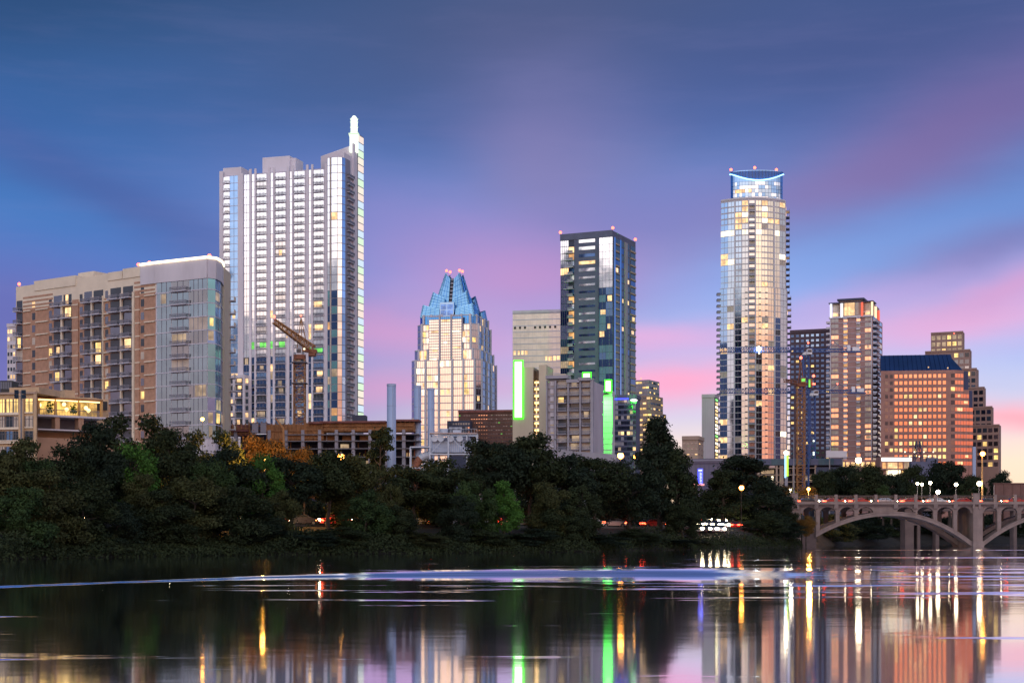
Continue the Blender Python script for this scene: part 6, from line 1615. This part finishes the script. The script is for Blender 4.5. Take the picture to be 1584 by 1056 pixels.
street_lamp(1147, 754, 272, 3.4, 'lamp_orange', .42, 'orange street lamp glowing in front of the big cypress by the bridge', 'bark', .05)
street_lamp(527.5, 706.5, 225, 3.4, 'lamp_orange', .50, 'orange street lamp above the trees below the construction frame', light=350)
street_lamp(960, 704.5, 262, 3.4, 'lamp_orange', .52, 'orange street lamp left of the tall cypress')
street_lamp(981.5, 706, 275, 3.4, 'lamp_orange', .30, 'smaller orange street lamp half hidden against the tall cypress')
street_lamp(410, 713, 200, 3.4, 'lamp_orange', .22, 'street lamp inside the amber-lit tree below the tower crane', light=9000)
street_lamp(313, 648, 300, 4, 'lamp_orange', .36, 'orange lamp at the foot of the brick block\'s glass corner')

# ================================================================== trees
def leaf_mesh(name, pts, nrm, size, r):
    n = len(pts)
    a = r.normal(size=(n, 3)); t = np.cross(nrm, a); t /= np.linalg.norm(t, axis=1)[:, None] + 1e-9
    b_ = np.cross(nrm, t)
    s = size[:, None]
    v = np.empty((n, 4, 3))
    v[:, 0] = pts - t * s * .75; v[:, 1] = pts + b_ * s * .42 + nrm * s * .12; v[:, 2] = pts + t * s * .75; v[:, 3] = pts - b_ * s * .42 + nrm * s * .12
    me = bpy.data.meshes.new(name); me.vertices.add(n * 4); me.vertices.foreach_set('co', v.reshape(-1).astype(np.float32))
    me.loops.add(n * 4); me.loops.foreach_set('vertex_index', np.arange(n * 4, dtype=np.int32))
    me.polygons.add(n); me.polygons.foreach_set('loop_start', np.arange(0, n * 4, 4, dtype=np.int32)); me.polygons.foreach_set('loop_total', np.full(n, 4, dtype=np.int32))
    me.update(); me.validate(); return me
def crown(kind, seed):
    """crown of nominal height 10 and radius 4, base of the crown at height c0"""
    r = np.random.default_rng(seed); L = []
    if kind == 'round':
        for k in range(34):
            u = r.normal(size=3); u /= np.linalg.norm(u); f = .55 + .42 * r.random()
            L.append((np.array([u[0] * 3.2 * f, u[1] * 3.2 * f, 6.0 + u[2] * 3.2 * f]), r.uniform(.75, 1.35), .62))
    elif kind == 'tall':
        for k in range(44):
            z = 1.6 + 8.0 * (k / 43) ** .9; rad = (3.2 * (1 - ((z - 1.2) / 8.9) ** 1.7) + .35) * r.uniform(.45, .95); a = r.random() * 6.283
            L.append((np.array([math.cos(a) * rad, math.sin(a) * rad, z]), r.uniform(.65, 1.15) * (1.15 - z * .035), .62))
    elif kind == 'open':
        for k in range(20):
            z = 3.2 + 6.4 * (k / 19); rad = 3.4 * (1.05 - (z - 3) / 9) * r.uniform(.5, 1.0); a = r.random() * 6.283
            L.append((np.array([math.cos(a) * rad, math.sin(a) * rad, z]), r.uniform(.6, 1.0), .42))
    elif kind == 'low':
        for k in range(36):
            a = r.random() * 6.283; rad = 3.6 * math.sqrt(r.random()); z = .7 + (8.6 - .5 * rad * rad / 1.7) * r.random() ** .75
            L.append((np.array([math.cos(a) * rad, math.sin(a) * rad, max(.6, z)]), r.uniform(.8, 1.3), .68))
    elif kind == 'droop':
        for k in range(38):
            a = r.random() * 6.283; z = 1.0 + 8.2 * r.random(); rad = 3.3 * math.sin(min(1, (z + .3) / 10) * math.pi) ** .5 * r.uniform(.55, 1.0)
            L.append((np.array([math.cos(a) * rad, math.sin(a) * rad, z]), r.uniform(.7, 1.15), .85))
    P, N, S_ = [], [], []
    for c, rad, fl in L:
        n = int(430 * rad * rad)
        u = r.normal(size=(n, 3)); u /= np.linalg.norm(u, axis=1)[:, None]
        rr = rad * (1 + r.normal(size=n) * .20); rr[: n // 6] *= r.uniform(.2, .8, size=n // 6)
        wob = 1 + .25 * np.sin(u[:, 0] * 5 + seed) * np.cos(u[:, 2] * 6 + c[0])
        p = c + u * (rr * wob)[:, None] * np.array([1, 1, fl]); p[:, 2] -= np.where(kind == 'droop', .25 * np.abs(u[:, 0] * u[:, 1]) * rad * 2, 0)
        nn = u * .8 + r.normal(size=(n, 3)) * .55 + np.array([0, 0, .35]); nn /= np.linalg.norm(nn, axis=1)[:, None]
        P.append(p); N.append(nn); S_.append(r.uniform(.12, .30, n))
    P = np.concatenate(P); N = np.concatenate(N); S_ = np.concatenate(S_)
    k = P[:, 2] > .1
    return leaf_mesh(kind + '_crown', P[k], N[k], S_[k], r), L
def trunk_mesh(kind, seed, L):
    m = MB(); r = random.Random(seed); top = {'round': 6, 'tall': 8.6, 'open': 9.2, 'low': 5, 'droop': 6}[kind]; rad = {'open': .2, 'tall': .3}.get(kind, .26)
    p = Vector((0, 0, -.5)); N = 6
    path = [p]
    for k in range(1, N + 1): path.append(Vector((r.gauss(0, .10) * k * .5, r.gauss(0, .10) * k * .5, top * k / N)))
    for k in range(N): m.bar(path[k], path[k + 1], rad * (1.25 if k == 0 else 1) * (1 - k / N * .75), 'bark', r2=rad * (1 - (k + 1) / N * .75), n=8)
    for c, rr, _ in L[::2]:
        z = max(.9, min(top - .3, c[2] - 1.1)); k = min(N - 1, int(z / top * N)); f = z / top * N - k; q = path[k].lerp(path[k + 1], f)
        mid = q.lerp(Vector(c), .55) + Vector((0, 0, -.15)); m.bar(q, mid, rad * .32, 'bark', r2=rad * .2, n=5); m.bar(mid, Vector(c), rad * .2, 'bark', r2=.02, n=5)
    return m
TREES = {}
for kind in ('round', 'tall', 'open', 'low', 'droop'):
    for sd in range(2 if kind in ('open',) else 3):
        me, L = crown(kind, 100 + sd * 7 + len(kind)); tm = trunk_mesh(kind, sd, L).build('trunk'); COL.objects.unlink(tm)
        me.materials.append(M['leaf_dark']); TREES[kind, sd] = (me, tm.data)
NT = [0]
def tree(px, off, ytop, hw, kind, leaf, label, group='trees along the river bank', D=None, zb=None, name='tree', cat='tree'):
    NT[0] += 1; d = D or shore(px) + off; z = gz(px, off) if zb is None else zb
    sd = NT[0] % (2 if kind == 'open' else 3)
    me, tm = TREES[kind, sd]
    H = Z(ytop, d) - z; hwm = hw / F * d
    root = bpy.data.objects.new(name, None); COL.objects.link(root); root.location = (X(px, d), d, z); tag(root, label, cat, group)
    rw = {'round': 4.1, 'tall': 3.4, 'open': 3.6, 'low': 4.3, 'droop': 4.0}[kind]; tz = {'round': 9.6, 'tall': 10.3, 'open': 10.2, 'low': 9.2, 'droop': 9.6}[kind]
    root.scale = (hwm / rw, hwm / rw, H / tz); root.rotation_euler = (0, 0, rng.random() * 6.28)
    c = bpy.data.objects.new('crown', me); COL.objects.link(c); c.parent = root; c.material_slots[0].link = 'OBJECT'; c.material_slots[0].material = M[leaf]
    t = bpy.data.objects.new('trunk', tm); COL.objects.link(t); t.parent = root
# back row, with the tops that cut the skyline
for a in (
    (18, 14, 664, 66, 'low', 'leaf_olive', 'broad olive tree at the left edge below the tan stucco building'),
    (92, 16, 678, 60, 'low', 'leaf_dark', 'dark rounded tree below the left part of the lit terrace'),
    (150, 17, 658, 58, 'low', 'leaf_deep', 'dark tree rising just under the right end of the lit terrace'),
    (200, 40, 626, 74, 'low', 'leaf_dark', 'big dark tree topping the others before the brick block\'s right part'),
    (205, 13, 690, 46, 'droop', 'leaf_bright', 'bright yellow-green tree glowing among dark ones below the brick block'),
    (268, 17, 668, 60, 'low', 'leaf_dark', 'dark tree before the left half of the glass corner'),
    (318, 38, 652, 62, 'low', 'leaf_dark', 'loose dark tree below the right half of the glass corner'),
    (352, 17, 684, 62, 'low', 'leaf_deep', 'wide dark tree at the foot of the white tower\'s left edge'),
    (412, 42, 666, 46, 'round', 'leaf_amber_lit', 'amber-lit tree glowing under a street lamp below the tower crane'),
    (470, 40, 690, 36, 'round', 'leaf_amber_lit', 'small amber-lit tree at the right of the amber-lit tree'),
    (408, 13, 706, 36, 'droop', 'leaf_bright', 'light green tree below the amber-lit tree'),
    (450, 16, 700, 58, 'round', 'leaf_deep', 'very dark tree below the amber-lit foliage'),
    (508, 17, 696, 58, 'round', 'leaf_dark', 'dark tree just left of the orange lamp below the construction frame'),
    (556, 18, 694, 56, 'low', 'leaf_olive', 'olive-dark tree under the construction frame right of the orange lamp'),
    (588, 42, 657, 42, 'open', 'leaf_dark', 'open-branched dark tree against the leftmost smokestack'),
    (640, 18, 722, 58, 'round', 'leaf_dark', 'dark tree at the feet of the two right smokestacks'),
    (694, 20, 699, 60, 'low', 'leaf_dark', 'rounded dark tree in front of the white steel frame'),
    (765, 22, 672, 60, 'round', 'leaf_deep', 'dark tree hiding the right part of the brown office'),
    (820, 22, 668, 62, 'round', 'leaf_dark', 'tall dark tree below the green light bar'),
    (872, 20, 694, 64, 'low', 'leaf_deep', 'dark tree below the balcony block'),
    (920, 22, 698, 60, 'round', 'leaf_dark', 'dark tree below the green-lit wall'),
    (972, 20, 702, 56, 'low', 'leaf_deep', 'dark tree between the orange lamp and the tall cypress'),
    (1020, 22, 642, 46, 'tall', 'leaf_deep', 'tallest dark cypress in the middle, right of the stepped office', ),
    (1046, 15, 690, 40, 'tall', 'leaf_dark', 'lower dark cypress leaning on the right of the tallest one'),
    (1148, 62, 702, 64, 'tall', 'leaf_deep', 'big broad cypress left of the bridge with an orange lamp in it'),
    (1116, 45, 724, 42, 'tall', 'leaf_dark', 'smaller cypress forming the left shoulder of the big one by the bridge'),
    (1188, 20, 744, 50, 'low', 'leaf_deep', 'dark rounded tree between the big cypress and the bridge'),
    (1212, 14, 778, 24, 'low', 'leaf_dark', 'small dark tree touching the left end of the bridge')):
    tree(*a[:3], a[3], *a[4:])
# low trees at the water's edge
for a in (
    (22, 4, 745, 46, 'low', 'leaf_mid', 'low green tree at the water by the left edge'),
    (75, 5, 730, 46, 'low', 'leaf_olive', 'low olive tree at the water, second from the left edge'),
    (128, 5, 742, 42, 'droop', 'leaf_dark', 'low drooping dark tree at the water below the lit terrace'),
    (178, 4, 770, 40, 'low', 'leaf_deep', 'low very dark bushy tree below the bright yellow-green tree'),
    (250, 5, 760, 42, 'low', 'leaf_dark', 'low dark tree at the water below the brick block\'s end'),
    (300, 5, 738, 44, 'droop', 'leaf_olive', 'drooping olive tree at the water below the glass corner'),
    (358, 5, 745, 46, 'low', 'leaf_dark', 'low dark tree at the water below the white tower\'s left edge'),
    (405, 4, 795, 34, 'low', 'leaf_deep', 'low bush-like tree at the water under the light green tree'),
    (470, 3, 818, 40, 'low', 'leaf_deep', 'low dark tree below the row of red lights, left part'),
    (528, 4, 812, 40, 'low', 'leaf_dark', 'low dark tree below the row of red lights, right part'),
    (565, 6, 760, 34, 'droop', 'leaf_mid', 'drooping mid-green tree left of the bright gap on the bank'),
    (608, 5, 775, 30, 'low', 'leaf_dark', 'low dark tree at the left rim of the bright gap'),
    (655, 3, 822, 34, 'low', 'leaf_olive', 'low olive bush-like tree under the bright gap'),
    (712, 5, 768, 26, 'low', 'leaf_deep', 'low very dark tree right of the bright gap'),
    (752, 3, 816, 30, 'low', 'leaf_dark', 'low dark tree left of the slender bright green tree'),
    (780, 7, 742, 22, 'tall', 'leaf_bright', 'slender bright green tree standing at the middle of the bank'),
    (828, 3, 818, 34, 'low', 'leaf_deep', 'low dark tree right of the slender bright green tree'),
    (875, 5, 775, 30, 'low', 'leaf_dark', 'low dark tree at the water below the balcony block'),
    (928, 3, 825, 36, 'low', 'leaf_deep', 'low dark tree at the water below the green-lit wall'),
    (978, 4, 818, 34, 'low', 'leaf_dark', 'low dark tree left of the tall cypress\'s foot'),
    (1035, 4, 832, 34, 'low', 'leaf_deep', 'low dark tree right of the tall cypress\'s foot'),
    (1075, 4, 836, 26, 'low', 'leaf_dark', 'low bush-like tree below the left of the headlight cluster'),
    (1180, 8, 796, 34, 'low', 'leaf_dark', 'low dark tree right of the red tail lights'),
    (1212, 6, 805, 26, 'low', 'leaf_deep', 'low very dark tree beside the bridge abutment')):
    tree(a[0], a[1], a[2] + 0, a[3] * 1.3, *a[4:])
for a in ((60, 9, 715, 44, 'droop', 'leaf_mid', 'mid-green drooping tree between the two low olive trees at the left'), (220, 8, 735, 38, 'low', 'leaf_olive', 'olive tree just right of the bright yellow-green tree, lower down'),
    (330, 9, 715, 42, 'droop', 'leaf_mid', 'mid-green drooping tree below the brick block\'s glass corner edge'), (436, 8, 752, 34, 'low', 'leaf_olive', 'olive tree at the right foot of the light green tree'),
    (606, 9, 750, 26, 'droop', 'leaf_olive', 'olive drooping tree below the leftmost smokestack'), (735, 9, 735, 36, 'low', 'leaf_mid', 'mid-green tree below the right end of the white steel frame'),
    (850, 9, 738, 38, 'low', 'leaf_olive', 'olive tree at the water right of the tall tree below the light bar'), (900, 8, 752, 36, 'droop', 'leaf_dark', 'dark drooping tree at the water below the balcony block\'s right end'),
    (1055, 7, 775, 30, 'low', 'leaf_dark', 'dark low tree at the right foot of the leaning cypress')):
    tree(*a)
tree(1247, 0, 794, 17, 'round', 'leaf_amber_lit', 'small amber-lit tree under the first bridge arch', D=311, zb=.4)
# beyond the bridge
for a in (
    (1216, 748, 26, 380, 'round', 'leaf_amber_lit', 'amber-lit tree above the left end of the bridge'),
    (1250, 752, 22, 372, 'round', 'leaf_amber_lit', 'low amber-lit tree right of the left bridge pylon'),
    (1270, 722, 28, 430, 'round', 'leaf_dark', 'dark tree left of the brightest lamp, beyond the bridge'),
    (1304, 713, 34, 440, 'round', 'leaf_deep', 'dark rounded tree under the blank billboard'),
    (1345, 716, 36, 425, 'round', 'leaf_dark', 'dark tree right of the brightest lamp'),
    (1378, 728, 30, 430, 'round', 'leaf_deep', 'dark tree below the lit shop'),
    (1366, 748, 18, 400, 'tall', 'leaf_mid', 'small green pointed tree above the bridge railing'),
    (1412, 718, 32, 435, 'round', 'leaf_dark', 'dark tree behind the close pair of bridge lamps'),
    (1468, 707, 42, 440, 'round', 'leaf_deep', 'big dark tree before the right part of the orange-lit office'),
    (1504, 730, 26, 430, 'round', 'leaf_dark', 'dark tree just left of the tall amber lamp'),
    (1550, 727, 22, 450, 'round', 'leaf_deep', 'small dark tree against the sky at the right edge'),
    (1578, 745, 20, 470, 'round', 'leaf_dark', 'dark tree cut by the right edge above the wall')):
    tree(a[0], 0, a[1], a[2], a[4], a[5], a[6], 'trees beyond the bridge', D=a[3], zb=5.5)
for px, yt, hw, D, lf, lab in ((1285, 796, 40, 372, 'leaf_olive', 'dark olive tree seen under the left side of the big arch'), (1335, 794, 44, 405, 'leaf_deep', 'very dark tree seen under the crown of the big arch'), (1385, 792, 40, 432, 'leaf_dark', 'dark tree seen just left of the trail bridge pier'),
                        (1440, 788, 42, 450, 'leaf_deep', 'dark tree seen behind the trail bridge pier'), (1490, 788, 40, 465, 'leaf_dark', 'dark tree seen under the right side of the big arch'), (1545, 790, 44, 482, 'leaf_deep', 'dark tree seen under the cut-off right arch'), (1600, 790, 44, 490, 'leaf_dark', 'dark tree at the right edge under the cut-off arch')):
    tree(px, 0, yt, hw, 'low', lf, lab, 'trees beyond the bridge', D=D, zb=.6)
def undergrowth():
    r = np.random.default_rng(77); n = 42000
    px = r.uniform(-60, 1265, n); off = np.abs(r.normal(0, 1, n)) * 4.5 + .2
    hmax = .5 + 1.7 * (np.sin(px * .045) * .5 + .5) * (np.sin(px * .013 + 1) * .5 + .5)
    d = np.interp(px, [p for p, _ in SH], [q for _, q in SH]) + off - 1.2
    z = np.interp(off, OFFS, HTS) + r.random(n) ** 1.5 * hmax - .1
    P = np.stack([(px - 792) / F * d, d, z], 1); N = r.normal(size=(n, 3)) + np.array([0, -.5, .5]); N /= np.linalg.norm(N, axis=1)[:, None]
    me = leaf_mesh('undergrowth', P, N, r.uniform(.14, .30, n), r); me.materials.append(M['leaf_dark'])
    o = bpy.data.objects.new('undergrowth', me); COL.objects.link(o); o['kind'] = 'stuff'; o['label'] = 'dark leafy undergrowth hanging over the far river bank'; o['category'] = 'undergrowth'
undergrowth()

def shrub_belt():
    """the dark planting that closes the view behind the riverside road"""
    r = np.random.default_rng(78); n = 90000
    px = r.uniform(-80, 1240, n); px = np.where((px > 1066) & (px < 1166), px - 200, px); off = 46 + 12 * r.random(n)
    top = 5.2 + 2.2 * np.sin(px * .031 + 2) + 1.4 * np.sin(px * .083) + 1.0 * np.sin(px * .19 + 1)
    d = np.interp(px, [p for p, _ in SH], [q for _, q in SH]) + off
    z = np.interp(off, OFFS, HTS) + top * r.random(n) ** .8
    P = np.stack([(px - 792) / F * d, d, z], 1); N = r.normal(size=(n, 3)) + np.array([0, -.6, .5]); N /= np.linalg.norm(N, axis=1)[:, None]
    me = leaf_mesh('shrub_belt', P, N, r.uniform(.22, .42, n), r); me.materials.append(M['leaf_deep'])
    o = bpy.data.objects.new('shrubbery', me); COL.objects.link(o); o['kind'] = 'stuff'; o['label'] = 'dark shrubbery behind the riverside road'; o['category'] = 'shrubbery'
shrub_belt()
